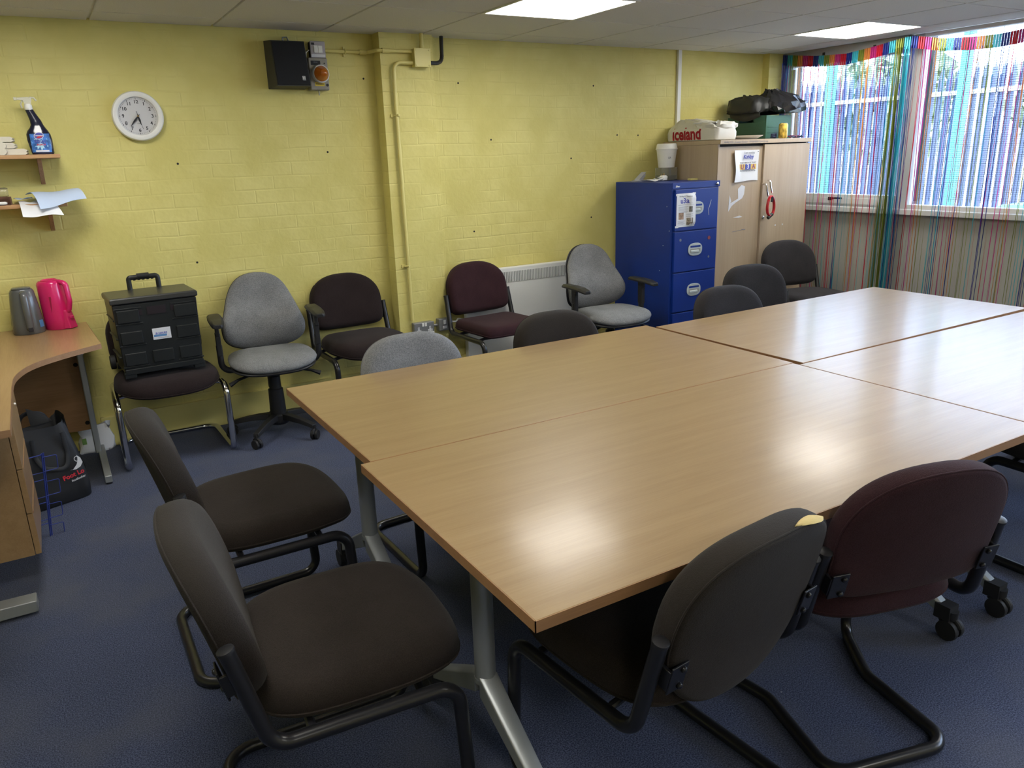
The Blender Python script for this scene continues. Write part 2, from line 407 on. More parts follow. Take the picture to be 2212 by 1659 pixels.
XL, YB = -2.6, -2.2
struct('floor', MB().bb((XL, YB, -.05), (5.6, WY + .1, 0)), M['carpet'], 0)

wall = MB()
wall.bb((XL, WY, 0), (5.6, WY + .12, CZ + .15))
wall.bb((1.888, 4.65, 0), (2.236, WY, CZ + .02)); wall.bb((2.236, 4.725, 0), (2.285, WY, CZ + .02))   # brick pier
wall.bb((5.275, 4.69, 0), (WX, WY, CZ + .02))                                                # nib in the corner
for x, z in ((.690, 1.538), (1.548, 1.579), (1.815, 2.0), (1.912, 1.0), (.715, .99)):          # old drill holes
    wall.lathe([(.0062, -.001), (.0062, .001)], 10, FRONT(x, WY - .0008, z), 1)
for x, z in ((2.46, 1.985), (2.69, 1.63), (2.53, 1.03), (3.55, 1.985), (3.35, 1.49), (3.53, 1.06), (3.77, 1.645), (3.97, 1.64)):
    wall.lathe([(.0062, -.001), (.0062, .001)], 10, FRONT(x, WY - .0008, z), 1)
w = struct('wall_back', wall, [M['brick'], M['dark']], 0, .004)
struct('wall_left', MB().bb((XL - .1, YB, 0), (XL, WY, CZ + .15)), M['brick'], 0)
struct('wall_front', MB().bb((XL, YB - .1, 0), (5.6, YB, CZ + .15)), M['wall_plain'], 0)
struct('wall_right', MB().bb((WX, YB, 0), (WX + .14, WY, 1.02)).bb((WX, 4.69, 1.02), (WX + .14, WY, CZ)), M['wall_grey'], 0)
struct('baseboard_back', MB().bb((.08, WY - .022, 0), (1.885, WY, .175)).bb((2.29, WY - .022, 0), (5.27, WY, .175)), M['yellow_paint'], 35, .003)

# ceiling: lay-in tiles standing a little below the grid bars
LIGHTS = [(2.465, 3.6), (4.865, 3.6), (.065, 3.6), (.065, 1.2), (2.465, 1.2), (4.865, 1.2), (.065, -1.2), (2.465, -1.2), (4.865, -1.2)]
ce = MB(); gx = [2.165 + .6 * k for k in range(-8, 7)]; gy = [3.3 + .6 * k for k in range(-10, 4)]
for x0 in gx:
    for y0 in gy:
        lo = [max(x0, XL), max(y0, YB)]; hi = [min(x0 + .6, 5.47), min(y0 + .6, WY)]
        if hi[0] - lo[0] < .03 or hi[1] - lo[1] < .03: continue
        if any(abs(x0 + .3 - a) < .1 and abs(y0 + .3 - b) < .1 for a, b in LIGHTS): continue
        g = .007
        ce.bb((lo[0] + g, lo[1] + g, CZ), (hi[0] - g, hi[1] - g, CZ + .03), 0)
ce.bb((XL, YB, CZ + .010), (5.6, WY, CZ + .05), 1)
# leave the luminaire openings in the backing clear by sinking the lights into it
struct('ceiling', ce, [M['tile'], M['tbar']], 0, .002)

# ------------------------------------------------------------------ windows
pane_m = bpy.data.materials.new('window_glass'); pane_m.use_nodes = True
n = pane_m.node_tree.nodes; L = pane_m.node_tree.links; n.remove(n['Principled BSDF'])
tr = n.new('ShaderNodeBsdfTransparent'); gl = n.new('ShaderNodeBsdfGlossy'); fr = n.new('ShaderNodeFresnel'); ms = n.new('ShaderNodeMixShader')
gl.inputs['Roughness'].default_value = .02; tr.inputs[0].default_value = (.95, .97, .97, 1); fr.inputs[0].default_value = 1.45
L.new(fr.outputs[0], ms.inputs[0]); L.new(tr.outputs[0], ms.inputs[1]); L.new(gl.outputs[0], ms.inputs[2]); L.new(ms.outputs[0], n['Material Output'].inputs[0])
mull = [3.545, 2.345, 1.145, -.055, -1.255]
ys = [4.66] + mull + [-2.15]
for i in range(6):
    y1, y0 = ys[i] - (.03 if i == 0 else .045), ys[i + 1] + .045
    low = 1.145 if i == 0 else 1.085; topz = 2.14 if i == 0 else 2.225
    fm = MB()
    fm.bb((5.47, y0 - .045, 1.055), (5.55, y0, CZ)); fm.bb((5.47, y1, 1.055), (5.55, ys[i] + (.03 if i == 0 else 0), CZ))
    fm.bb((5.475, y0, 1.055), (5.545, y1, low)); fm.bb((5.475, y0, topz), (5.545, y1, CZ))
    if i == 0:                                                     # opening casement inside the fixed frame
        fm.bb((5.455, y0 + .01, 1.075), (5.475, y1 - .01, 1.12)); fm.bb((5.455, y0 + .01, 1.12), (5.475, y0 + .05, 2.12)); fm.bb((5.455, y1 - .05, 1.12), (5.475, y1 - .01, 2.12))
    f = struct('window_%d' % (i + 1), fm, M['alu'], 0, .003)
    obj('pane', MB().bb((5.505, y0 - .01, low - .01), (5.511, y1 + .01, topz + .01)), pane_m, f, 0)
    if i == 0:
        hb = MB().bb((5.435, 4.12, 1.10), (5.457, 4.15, 1.125)).tube([(5.43, 4.135, 1.112), (5.428, 4.08, 1.118), (5.428, 4.02, 1.118)], .007, 8)
        obj('window_handle', hb, M['black_metal'], f)
        for y in (4.30, 3.86): obj('blind_bracket', MB().bb((5.434, y - .010, 2.196), (5.441, y + .010, 2.216)), M['black_plastic'], f, 0)
struct('trim_1', MB().bb((5.395, -2.1, 1.018), (5.475, 4.69, 1.056)), M['alu'], 0, .004)
struct('trim_2', MB().bb((5.43, 4.66, 1.056), (5.47, 4.69, CZ)).bb((5.44, 3.58, 2.175), (5.47, 4.66, CZ)), M['alu_grey'], 0, .003)

# welded security mesh outside the glass
M['mesh_wire'] = mat('mesh_guard_wire', (.05, .055, .055), .6)
mg = thing('mesh_guard', 'dark welded mesh guard fixed over the outside of the windows', 'window guard', (5.66, 0, 0))
wm = MB(); z = 1.12
while z < 2.26: wm.bb((-.0016, 2.0, z), (.0016, 4.70, z + .0022)); z += .0145
y = 2.0
while y < 4.7: wm.bb((-.004, y, 1.10), (-.0016, y + .0028, 2.26)); y += .076
obj('mesh_wires', wm, M['mesh_wire'], mg, 0)
for y in (2.0, 3.545, 4.70): obj('upright', MB().bb((-.012, y - .015, 1.08), (.012, y + .015, 2.28)).bb((-.11, y - .012, 1.08), (-.012, y + .012, 1.10)), M['mesh_wire'], mg, 0)

# ------------------------------------------------------------------ foil fringe curtains
CCOL = [(.012, .03, .22), (.05, .42, .52), (.20, .24, .035), (.62, .24, .06), (.48, .03, .21), (.50, .012, .035)]
def foil(nm, tr):
    m = bpy.data.materials.new(nm); m.use_nodes = True
    n = m.node_tree.nodes; L = m.node_tree.links; b = n['Principled BSDF']; out = n['Material Output']
    at = n.new('ShaderNodeVertexColor'); at.layer_name = 'Col'
    L.new(at.outputs[0], b.inputs['Base Color']); b.inputs['Metallic'].default_value = .45; b.inputs['Roughness'].default_value = .28
    tl = n.new('ShaderNodeBsdfTranslucent'); L.new(at.outputs[0], tl.inputs[0])
    mx = n.new('ShaderNodeMixShader'); mx.inputs[0].default_value = tr
    L.new(b.outputs[0], mx.inputs[1]); L.new(tl.outputs[0], mx.inputs[2]); L.new(mx.outputs[0], out.inputs[0])
    return m
M['foil'] = foil('metallic_foil_fringe', .40); M['foil_band'] = foil('pleated_foil_band', .12)
def coloured(o, cols):
    a = o.data.color_attributes.new('Col', 'FLOAT_COLOR', 'POINT')
    for i, c in enumerate(cols): a.data[i].color = (*c, 1)
def curtain(ys, tops, label, phase, seed, group, dens=76, step=1, bunch=(15, 15)):
    """ys/tops: top edge of the sagging header, left to right as seen from the room"""
    r = random.Random(seed); CX = 5.36
    t = thing('fringe_curtain', label, 'curtain', (CX, ys[0], 0), 0, group)
    def top(y):
        for a in range(len(ys) - 1):
            if ys[a] >= y >= ys[a + 1]:
                f = (ys[a] - y) / (ys[a] - ys[a + 1]); return tops[a] * (1 - f) + tops[a + 1] * f
        return tops[-1]
    L_ = ys[0] - ys[-1]
    # pleated header of coloured bands
    hb = MB(); hc = []; nb = int(L_ / .0494); bands = []
    yy = ys[0]
    for k in range(nb):
        w_ = L_ / nb; c = CCOL[(k * step + phase) % 6]; bands.append((yy - w_, yy, c)); st = 6
        for j in range(st):
            ya, yb = yy - w_ * j / st, yy - w_ * (j + 1) / st; dx = .006 if j % 2 else -.002
            za, zb = top(ya), top(yb)
            b0 = len(hb.v)
            hb.add([(dx - .003, ya - ys[0], za), (dx - .003, yb - ys[0], zb), (dx - .004, yb - ys[0], zb - .078), (dx - .004, ya - ys[0], za - .078),
                    (dx + .004, ya - ys[0], za), (dx + .004, yb - ys[0], zb), (dx + .003, yb - ys[0], zb - .078), (dx + .003, ya - ys[0], za - .078)],
                   [(0, 1, 2, 3), (7, 6, 5, 4), (0, 4, 5, 1), (3, 2, 6, 7), (0, 3, 7, 4), (1, 5, 6, 2)])
            s = .85 + .3 * r.random(); hc += [[q * s for q in c]] * 8
        yy -= w_
    h = obj('header_band', hb, M['foil_band'], t, 0); coloured(h, hc)
    # loose foil strands, some gathered in bunches
    sb = MB(); sc_ = []
    nst = int(L_ * dens); ends, end2 = bunch
    for k in range(nst + ends + end2):
        y = ys[0] - L_ * (k + r.random()) / nst if k < nst else (ys[0] - .060 * r.random() if k < nst + ends else ys[-1] + .055 * r.random())
        c = next((b[2] for b in bands if b[0] <= y <= b[1]), CCOL[0])
        if r.random() < .10: c = CCOL[r.randrange(6)]
        wd_ = r.uniform(.0010, .0025); segs = 9; z0 = top(y) - .06; z1 = r.uniform(.10, .22)
        drift = r.gauss(0, .010); bun = r.gauss(0, .006); ph = r.uniform(0, 6.28); tw = r.uniform(-5, 5)
        if r.random() < .55: drift += (round(y / .085) * .085 + .03 * math.sin(y * 40) - y) * .8
        base = len(sb.v); vs = []; fs = []; x = r.uniform(-.014, .014)
        for q in range(segs + 1):
            f = q / segs; z = z0 + (z1 - z0) * f; g = min(1, f * 1.6)
            cy = min(-.006, max(.006 - L_, y - ys[0] + drift * g)) + .003 * math.sin(5 * f + ph); a = ph + tw * f
            vs.append((x + wd_ * math.sin(a), cy - wd_ * (.35 + .65 * abs(math.cos(a))), z)); vs.append((x - wd_ * math.sin(a), cy + wd_ * (.35 + .65 * abs(math.cos(a))), z))
        for q in range(segs): fs.append((2 * q, 2 * q + 1, 2 * q + 3, 2 * q + 2))
        s = .75 + .6 * r.random(); sc_ += [[q * s for q in c]] * len(vs)
        sb.add(vs, fs)
    me_o = obj('strands', sb, M['foil'], t, 0); me_o['kind'] = 'stuff'; coloured(me_o, sc_)
    return t
curtain([4.625, 4.303, 4.04, 3.80, 3.585], [2.232, 2.189, 2.175, 2.197, 2.226], 'rainbow foil fringe curtain across the window behind the wooden cupboard', 0, 3, 'foil fringe curtains at the windows', bunch=(24, 46))
curtain([3.570, 3.507, 3.305, 3.10, 2.93, 2.79, 2.45], [2.226, 2.228, 2.186, 2.167, 2.163, 2.172, 2.225], 'rainbow foil fringe curtain on the large window past the pale green bunch of strands', 1, 5, 'foil fringe curtains at the windows', step=-1, bunch=(34, 10))

# ------------------------------------------------------------------ outside
M['ground_out'] = mat('pale_concrete_yard', (.30, .29, .27), .9, vary=(.8, .12))
M['galv'] = mat('galvanised_steel', (.070, .088, .150), .5, .2); M['rail'] = mat('pale_galvanised_rail', (.35, .35, .34), .5)
M['teal'] = mat('teal_painted_steel', (.045, .27, .23), .4)
M['render'] = mat('pale_brick_building', (.66, .58, .48), .9, vary=(3, .1))
M['leaf'] = mat('foliage_green', (.30, .36, .24), .8, vary=(5, .4))
M['wheelie'] = mat('dark_green_bin', (.02, .10, .075), .45)
struct('ground_outside', MB().bb((5.6, -12, -.2), (45, 30, -.1)), M['ground_out'], 0)
FX = 10.5
fn = thing('palisade_fence', 'galvanised steel palisade fence with pointed pales seen through the window', 'fence', (FX, 4.6, -.1))
for k in range(48):
    pl = MB(); y = .113 * k
    poly = [(-.034, 0), (.034, 0), (.034, 2.40), (.022, 2.52), (.012, 2.45), (0, 2.585), (-.012, 2.45), (-.022, 2.52), (-.034, 2.40)]
    pl.prism(poly, -.006, .006, basis((0, y, 0), (0, -1, 0), (0, 0, 1)))
    pl.bb((-.02, y - .034, 0), (-.006, y - .026, 2.40)); pl.bb((-.02, y + .026, 0), (-.006, y + .034, 2.40))
    obj('pale', pl, M['galv'], fn, 0)
for z in (.35, 2.19): obj('rail', MB().bb((-.07, -.2, z), (-.022, 5.6, z + .055)), M['rail'], fn, 0, .004)
for y in (0.06, 2.75, 5.45): obj('post', MB().bb((.06, y - .03, 0), (.13, y + .03, 2.4)), M['galv'], fn, 0, .004)
cn = thing('canopy_frame', 'teal steel canopy frame with two posts standing outside the window', 'canopy', (7.5, 4.36, -.1))
obj('post', MB().bb((-.04, -.04, 0), (.04, .04, 2.75)), M['teal'], cn, 0, .005)
obj('post', MB().bb((-.04, 1.405, 0), (.04, 1.485, 2.75)), M['teal'], cn, 0, .005)
obj('beam', MB().bb((-.05, -3.2, 2.75), (.05, 2.2, 2.90)), M['teal'], cn, 0, .005)
obj('brace', MB().tube([(0, 1.45, 1.0), (0, 1.20, .10)], .03, 8), M['teal'], cn)
wb = thing('wheelie_bin', 'dark green wheelie bin out in the yard by the fence', 'bin', (7.25, 3.42, -.1))
obj('bin_body', MB().loft([[(-.20, -.22, .10), (.20, -.22, .10), (.20, .22, .10), (-.20, .22, .10)], [(-.27, -.28, 1.0), (.27, -.28, 1.0), (.27, .28, 1.0), (-.27, .28, 1.0)]]), M['wheelie'], wb, 0, .02)
obj('lid', MB().loft([[(-.30, -.31, 1.0), (.30, -.31, 1.0), (.30, .31, 1.0), (-.30, .31, 1.0)], [(-.30, -.31, 1.03), (.30, -.31, 1.03), (.30, .31, 1.03), (-.30, .31, 1.03)], [(-.2, -.22, 1.09), (.2, -.22, 1.09), (.2, .22, 1.09), (-.2, .22, 1.09)]]), M['wheelie'], wb, 0, .01)
obj('handle', MB().tube([(.30, -.25, .98), (.37, -.25, .98), (.37, .25, .98), (.30, .25, .98)], .015, 8), M['wheelie'], wb)
for s in (-1, 1): obj('wheel', MB().lathe([(.10, -.025), (.10, .025)], 18, basis((.17, .20 * s, .10), (1, 0, 0), (0, 0, 1))), M['rubber'], wb)
bd = thing('brick_building', 'long pale building beyond the fence', 'building', (20, 9, -.1))
obj('wall', MB().bb((0, -8, 0), (6, 14, 1.55)), M['render'], bd, 0)
obj('roof', MB().bb((-.3, -8.3, 1.55), (6.3, 14.3, 1.75)), M['alu_grey'], bd, 0)
def blob(name, label, loc, rad, seed):
    r = random.Random(seed); t = thing(name, label, 'tree', loc, 0, 'trees beyond the fence')
    obj('trunk', MB().tube([(0, 0, 0), (.04, .02, 1.0), (0, .05, 2.2)], [.12, .10, .06], 10), M['pine_v'], t)
    fo = MB()
    for k in range(700):
        d = Vector((r.gauss(0, 1), r.gauss(0, 1), r.gauss(0, .8))).normalized() * rad * (.55 + .5 * r.random()); d.z += 2.4
        e = Euler((r.uniform(0, 6), r.uniform(0, 6), r.uniform(0, 6))).to_matrix().to_4x4(); e.translation = d
        s = r.uniform(.10, .22); fo.add([(-s, -s * .5, 0), (s, -s * .5, .03), (s, s * .5, 0), (-s, s * .5, .03)], [(0, 1, 2, 3)], 0, e)
    obj('crown', fo, M['leaf'], t, 0)
blob('leafy_tree', 'leafy green tree beyond the fence behind the cupboard window', (15, 10.2, -.1), 1.2, 1)
blob('leafy_tree', 'leafy green tree beyond the fence behind the wide window', (15.5, 7.1, -.1), .9, 2)
# ------------------------------------------------------------------ ceiling lights
def ceiling_light():
    t = thing('ceiling_light', '', 'ceiling light', (0, 0, CZ))
    f = MB()
    for lo, hi in (((-.298, -.298), (.298, -.280)), ((-.298, .280), (.298, .298)), ((-.298, -.28), (-.280, .28)), ((.280, -.28), (.298, .28))):
        f.bb((lo[0], lo[1], -.004), (hi[0], hi[1], .030))
    obj('frame', f, M['panel_white'], t, 0, .002)
    obj('diffuser', MB().bb((-.281, -.281, .000), (.281, .281, .008)), M['lit'], t, 0)
    return t
LL = ['square lit ceiling panel above the far edge of the tables, cut by the picture top', 'square lit ceiling panel close to the curtained window',
      'square lit ceiling panel over the jugs, above the picture', 'lit ceiling panel over the camera on the desk side', 'lit ceiling panel over the near edge of the tables',
      'lit ceiling panel by the windows, outside the picture on the right', 'lit ceiling panel behind the camera on the desk side', 'lit ceiling panel behind the camera in the middle', 'lit ceiling panel behind the camera by the windows']
l0 = ceiling_light()
for i, (x, y) in enumerate(LIGHTS):
    if i == 0: l0.location = (x, y, CZ); l0['label'] = LL[0]; l0['group'] = 'square ceiling light panels'
    else: dup(l0, LL[i], (x, y, CZ), 0)

# ------------------------------------------------------------------ meeting tables
def meeting_table(label, x0, y0, x1, y1, rz=0.0):
    cx, cy = (x0 + x1) / 2, (y0 + y1) / 2; hx, hy = (x1 - x0) / 2, (y1 - y0) / 2
    t = thing('meeting_table', label, 'table', (cx, cy, 0), R(rz), 'beech meeting tables pushed together')
    obj('tabletop', MB().bb((-hx + .002, -hy + .002, .7005), (hx - .002, hy - .002, .725)), M['beech'], t, 0, .0015)
    e = MB(); e.bb((-hx, -hy, .70), (hx, -hy + .002, .7245)); e.bb((-hx, hy - .002, .70), (hx, hy, .7245)); e.bb((-hx, -hy, .70), (-hx + .002, hy, .7245)); e.bb((hx - .002, -hy, .70), (hx, hy, .7245))
    obj('edge_band', e, M['beech_edge'], t, 0)
    for s in (-1, 1):
        lx = s * (hx - .125)
        lg = obj('leg', MB().lathe([(.027, .27), (.027, .69)], 20, Matrix.Translation((lx, 0, 0)), 0, 1.0, 1.0).lathe([(.029, .262), (.030, .268), (.029, .276)], 20, Matrix.Translation((lx, 0, 0))), M['silver'], t, 40)
        obj('mounting_plate', MB().bb((lx - .06, -.22, .688), (lx + .06, .22, .70)).bb((lx - .03, -.05, .65), (lx + .03, .05, .69)), M['silver'], lg, 0, .004)
        for q in (-1, 1):
            ft = MB()
            rings = []
            for f in (0, .35, .7, 1.0):
                yy = q * (.012 + .30 * f); zz = .255 - .165 * f; w_ = .026 - .006 * f; h_ = .028 - .012 * f
                rings.append([(lx - w_, yy, zz - h_), (lx + w_, yy, zz - h_), (lx + w_, yy, zz + h_), (lx + w_ * .6, yy, zz + h_ + .006), (lx - w_ * .6, yy, zz + h_ + .006), (lx - w_, yy, zz + h_)])
            ft.loft(rings); fo = obj('foot', ft, M['silver'], lg, 30, .003)
            ca = MB(); yy = q * .335
            ca.box((lx, q * .315, .092), (.048, .05, .050))
            ca.lathe([(.018, .07), (.020, .10)], 12, Matrix.Translation((lx, yy, 0)))
            for w_ in (-1, 1):
                ca.lathe([(.020, -.010), (.033, -.009), (.035, 0), (.033, .009), (.020, .010)], 20, basis((lx + w_ * .016, yy, .035), (0, 1, 0), (0, 0, 1)))
            ca.tube([(lx, yy + .034 * math.sin(a), .038 + .034 * math.cos(a)) for a in [R(-70 + 14 * k) for k in range(11)]], .008, 8)
            obj('castor', ca, M['rubber'], lg, 40)
    obj('beam', MB().bb((-hx + .15, -.035, .63), (hx - .15, .035, .67)), M['silver'], t, 0, .004)
    return t
meeting_table('beech meeting table nearest the camera, with a bare front corner and chipped edge', .632, 1.022, 2.384, 1.9155)
meeting_table('beech meeting table in front of the grey chairs by the yellow wall', .662, 1.918, 2.390, 2.786)
meeting_table('beech meeting table reaching towards the wooden cupboard, its corner overhanging a gap', 2.412, 1.906, 4.090, 2.744, .8)
meeting_table('beech meeting table at the right edge of the picture, pale with window glare', 2.388, 1.018, 4.10, 1.888)

# ------------------------------------------------------------------ upholstered pads
def outline(kind, a, h, n=56):
    """closed outline, v from 0 to h, half width a"""
    pts = []
    for k in range(n):
        t = 2 * math.pi * k / n; c, s = math.cos(t), math.sin(t)
        sg = lambda q, e: math.copysign(abs(q) ** e, q)
        if kind == 'oval':
            e = 2 / 2.75 if s > 0 else 2 / 2.5
            u, v = a * sg(c, e), .5 * h + .5 * h * sg(s, e)
            if s < 0: u *= 1 - .13 * (-s)
        elif kind == 'arch':
            if s >= 0: u, v = a * sg(c, 2 / 2.35), .46 * h + .54 * h * sg(s, 2 / 2.25)
            else: u, v = a * sg(c, 2 / 9.0) * (1 - .03 * -s), .46 * h + .46 * h * sg(s, 2 / 7.0)
        elif kind == 'egg':
            e = 2 / 2.25
            u, v = a * sg(c, e), .34 * h + (.66 * h * sg(s, 2 / 2.0) if s > 0 else .34 * h * sg(s, 2 / 3.0))
            if s > 0: u *= 1 - .10 * math.sin(math.pi * s)
        elif kind == 'seat':           # v=0 back edge, v=h front edge
            e = 2 / 3.0 if s > 0 else 2 / 3.6
            u, v = a * sg(c, e), .5 * h + .5 * h * sg(s, e)
            u *= .94 + .06 * (v / h)
        elif kind == 'square':
            e = 2 / 9.0; u, v = a * sg(c, e), .5 * h + .5 * h * sg(s, e)
        pts.append((u, v))
    return pts
def pad(poly, T, dome_f, dome_b, fn, boxed=False):
    """cushion: fn(u, v, w) places it; w>0 is the face that is sat on"""
    cu = sum(p[0] for p in poly) / len(poly); cv = sum(p[1] for p in poly) / len(poly)
    S = [.0, .22, .45, .65, .80, .90, .955, .985, 1.0]
    rings = []
    def ring(s, w): return [fn(cu + (p[0] - cu) * max(s, .02), cv + (p[1] - cv) * max(s, .02), w) for p in poly]
    if boxed:                                   # thick edge: round front shoulder, boxed border, flat rear panel
        for s in (.0, .22, .45, .65, .80, .90): rings.append(ring(s, T * .5 + dome_f * (1 - s * s) - .10 * T * s ** 4))
        for s, w in ((.945, .34), (.975, .22), (.992, .06), (1.0, -.10), (1.0, -.26), (.992, -.40), (.975, -.47), (.945, -.50)): rings.append(ring(s, T * w))
        for s in (.8, .5, .25, .0): rings.append(ring(s, -T * .5 - dome_b * (1 - s * s)))
        return MB().loft(rings)
    for s in S: rings.append(ring(s, T / 2 * (1 - s ** 7) ** .5 + dome_f * (1 - s * s)))
    for s in reversed(S[:-1]): rings.append(ring(s, -T / 2 * (1 - s ** 7) ** .5 - dome_b * (1 - s * s)))
    return MB().loft(rings)
def seam(poly, fn, r=.0028):
    return MB().tube([fn(u * 1.002, v, 0) for u, v in poly], r, 6, True)

# ------------------------------------------------------------------ cantilever chairs
RT = .0165
def cantilever_chair(fabric, frame, back='oval', seatk='seat', r=RT):
    t = thing('cantilever_chair', '', 'chair')
    half = [(.246, -.241, .64), (.254, -.182, .400), (.254, .222, .400), (.252, .243, RT), (.165, .034, RT), (.179, -.263, RT)]
    rad = [0, .055, .055, .05, .09, .06]
    if fabric is not M['maroon']: half = half[:3] + [(.253, .243, RT), (.244, -.263, RT)]; rad = [0, .055, .055, .05, .07]   # plain sled base
    stem = frame is M['chrome']                       # this one carries its back on a plate, without side uprights
    if stem: half = [(.10, -.19, .402), (.244, -.17, .402)] + half[2:]; rad = [0, .04] + rad[2:]
    path = half + [(-x, y, z) for x, y, z in reversed(half)]
    obj('frame', MB().tube(fillet(path, rad + list(reversed(rad)), 7), r, 14), frame, t, 45)
    if stem: obj('back_stem', MB().tube(fillet([(0, .05, .405), (0, -.19, .405), (0, -.262, .56), (0, -.29, .66)], .05, 6), .045, 10, ry=.16, up=(0, -.2, 1)), M['black_plastic'], t)
    for s in (() if stem else (-1, 1)):
        c = Vector((.246 * s, -.241, .64)); d = Vector((-.008 * s, -.059, .24)).normalized()
        obj('tube_cap', MB().tube([c - d * .002, c + d * .004, c + d * .0065], [r * 1.06, r * 1.06, r * .7], 14), M['black_plastic'], t, 60)
        bk = MB(); yr = -.182 - .25 * .155 - .032
        M4 = basis((s * .212, yr, .555), (1, 0, 0), (0, -.238, .971))
        bk.box((0, 0, .002), (.046, .070, .005), M4); bk.box((s * .022, 0, -.010), (.008, .050, .024), M4)
        for q in (-.022, .022): bk.lathe([(.0075, .004), (.0075, .009), (.004, .012)], 10, M4 @ Matrix.Translation((-.008 * s, q, 0)))
        obj('bracket', bk, frame, t, 40, .002)
    cb = MB()
    for y in (-.10, .14): cb.tube([(-.254, y, .400), (-.20, y, .409), (.20, y, .409), (.254, y, .400)], .010, 10)
    obj('cross_bar', cb, frame, t)
    # seat
    if seatk == 'square': po = outline('square', .228, .44); T, dm = .070, .006
    else: po = outline('seat', .252, .500); T, dm = .076, .012
    def fs(u, v, w): 
        y = -.212 + v; k = v / .500
        return (u, y, .452 + w + .006 * k - .026 * max(0, (k - .72) / .28) ** 2 + .05 * (u * u))
    st = obj('seat', pad(po, T, dm, .0, fs, True), fabric, t, 60)
    obj('piping', seam(po, lambda u, v, w: fs(u, v, -T * .30)), fabric, st)
    # back
    if back == 'oval': po, h0, T = outline('oval', .231, .425), .418, .078
    elif back == 'arch': po, h0, T = outline('arch', .231, .345), .512, .070
    ca, sa = math.cos(R(14)), math.sin(R(14))
    def fbk(u, v, w):
        q = h0 - .40 + v; bow = .38 * u * u - .16 * (v - .2) ** 2
        return (u, -.182 - sa * q + ca * (w + bow), .40 + ca * q * 1.0 + sa * (w + bow))
    b = obj('backrest', pad(po, T, .008, .006, fbk, True), fabric, t, 60)
    obj('piping', seam([(u * .992, h0 * 0 + (v - .2) * .992 + .2) for u, v in po], lambda u, v, w: fbk(u, v, -T * .40), .0024), fabric, b)
    t['_fbk'] = 0
    return t, fbk, po
PI = math.pi
def chair(label, loc, deg, group, fabric, frame='black_metal', back='oval', seatk='seat', cache={}):
    k = (fabric, frame, back, seatk)
    if k not in cache:
        t, fb, po = cantilever_chair(M[fabric], M[frame], back, seatk); del t['_fbk']
        t.location = (*loc, 0); t.rotation_euler = (0, 0, R(deg)); t['label'] = label; t['group'] = group; cache[k] = (t, fb, po)
        return t
    return dup(cache[k][0], label, (*loc, 0), R(deg), group)
G1, G2 = 'cantilever chairs around the meeting tables', 'chairs along the yellow wall'
chair('brown cantilever chair in the foreground facing the end of the near table', (.414, 1.60), -94.5, G1, 'brown')
chair('brown cantilever chair just behind the foreground one, facing the table end', (.432, 2.428), -90, G1, 'brown')
torn = chair('brown cantilever chair with a torn backrest showing yellow foam', (1.080, 1.205), 5.6, G1, 'brown')
chair('maroon cantilever chair seen from behind, next to the torn chair', (1.694, 1.160), -15.3, G1, 'maroon', 'black_metal', 'arch')
chair('dark chair cut off by the right edge of the picture, past the maroon one', (3.10, 1.16), -2, G1, 'charcoal')
chair('grey fabric chair tucked under the far side of the table, below the wall sockets', (1.232, 2.644), 183, G1, 'grey')
chair('brown-grey chair tucked under the table in front of the maroon wall chair', (1.952, 2.65), 180, G1, 'brown')
chair('charcoal chair tucked under the table in front of the blue filing cabinet', (3.030, 2.63), 178, G1, 'charcoal')
chair('charcoal chair set back from the table in front of the wooden cupboard', (3.700, 3.09), 172, G1, 'charcoal')
chair('brown chair with chrome legs carrying the black folding crate', (.424, 4.475), 180, G2, 'brown2', 'chrome', 'arch').scale = (1.05, 1, .945)
chair('dark brown chair against the wall left of the brick pier', (1.565, 4.47), 181, G2, 'brown2', 'black_metal', 'arch')
chair('maroon chair with a square seat in front of the white heater', (2.468, 4.365), 184, G2, 'maroon', 'black_metal', 'arch', 'square')
chair('charcoal chair standing alone in front of the wooden cupboard doors', (4.755, 3.74), 167, G2, 'charcoal', 'black_metal', 'arch')

# tear in the backrest: a slit with foam showing
cache = chair.__defaults__[-1]; fb, po = cache[('brown', 'black_metal', 'oval', 'seat')][1:]
bk = [c for c in torn.children if c.name.startswith('backrest')][0]
def edge_pt(k):                       # point on the backrest outline, k in outline steps
    a, f = int(k) % len(po), k - int(k); b = (a + 1) % len(po)
    return po[a][0] * (1 - f) + po[b][0] * f, po[a][1] * (1 - f) + po[b][1] * f
rings = []
for q in range(13):
    f = q / 12; kk = 8.6 + 4.6 * f; u, v = edge_pt(kk); g = .0125 * math.sin(math.pi * f) ** .7 + .0006; c0 = -.030 + .004 * f
    rings.append([fb(u * s, .2 + (v - .2) * s, c0 + w) for s, w in ((1.0, -g), (1.012, -g * .6), (1.016 + .004 * math.sin(q * 2.1), 0), (1.012, g * .6), (1.0, g), (.97, 0))])
o = obj('foam_tear', MB().loft(rings), M['foam'], bk, 60); o['label'] = 'torn slit with yellow foam'

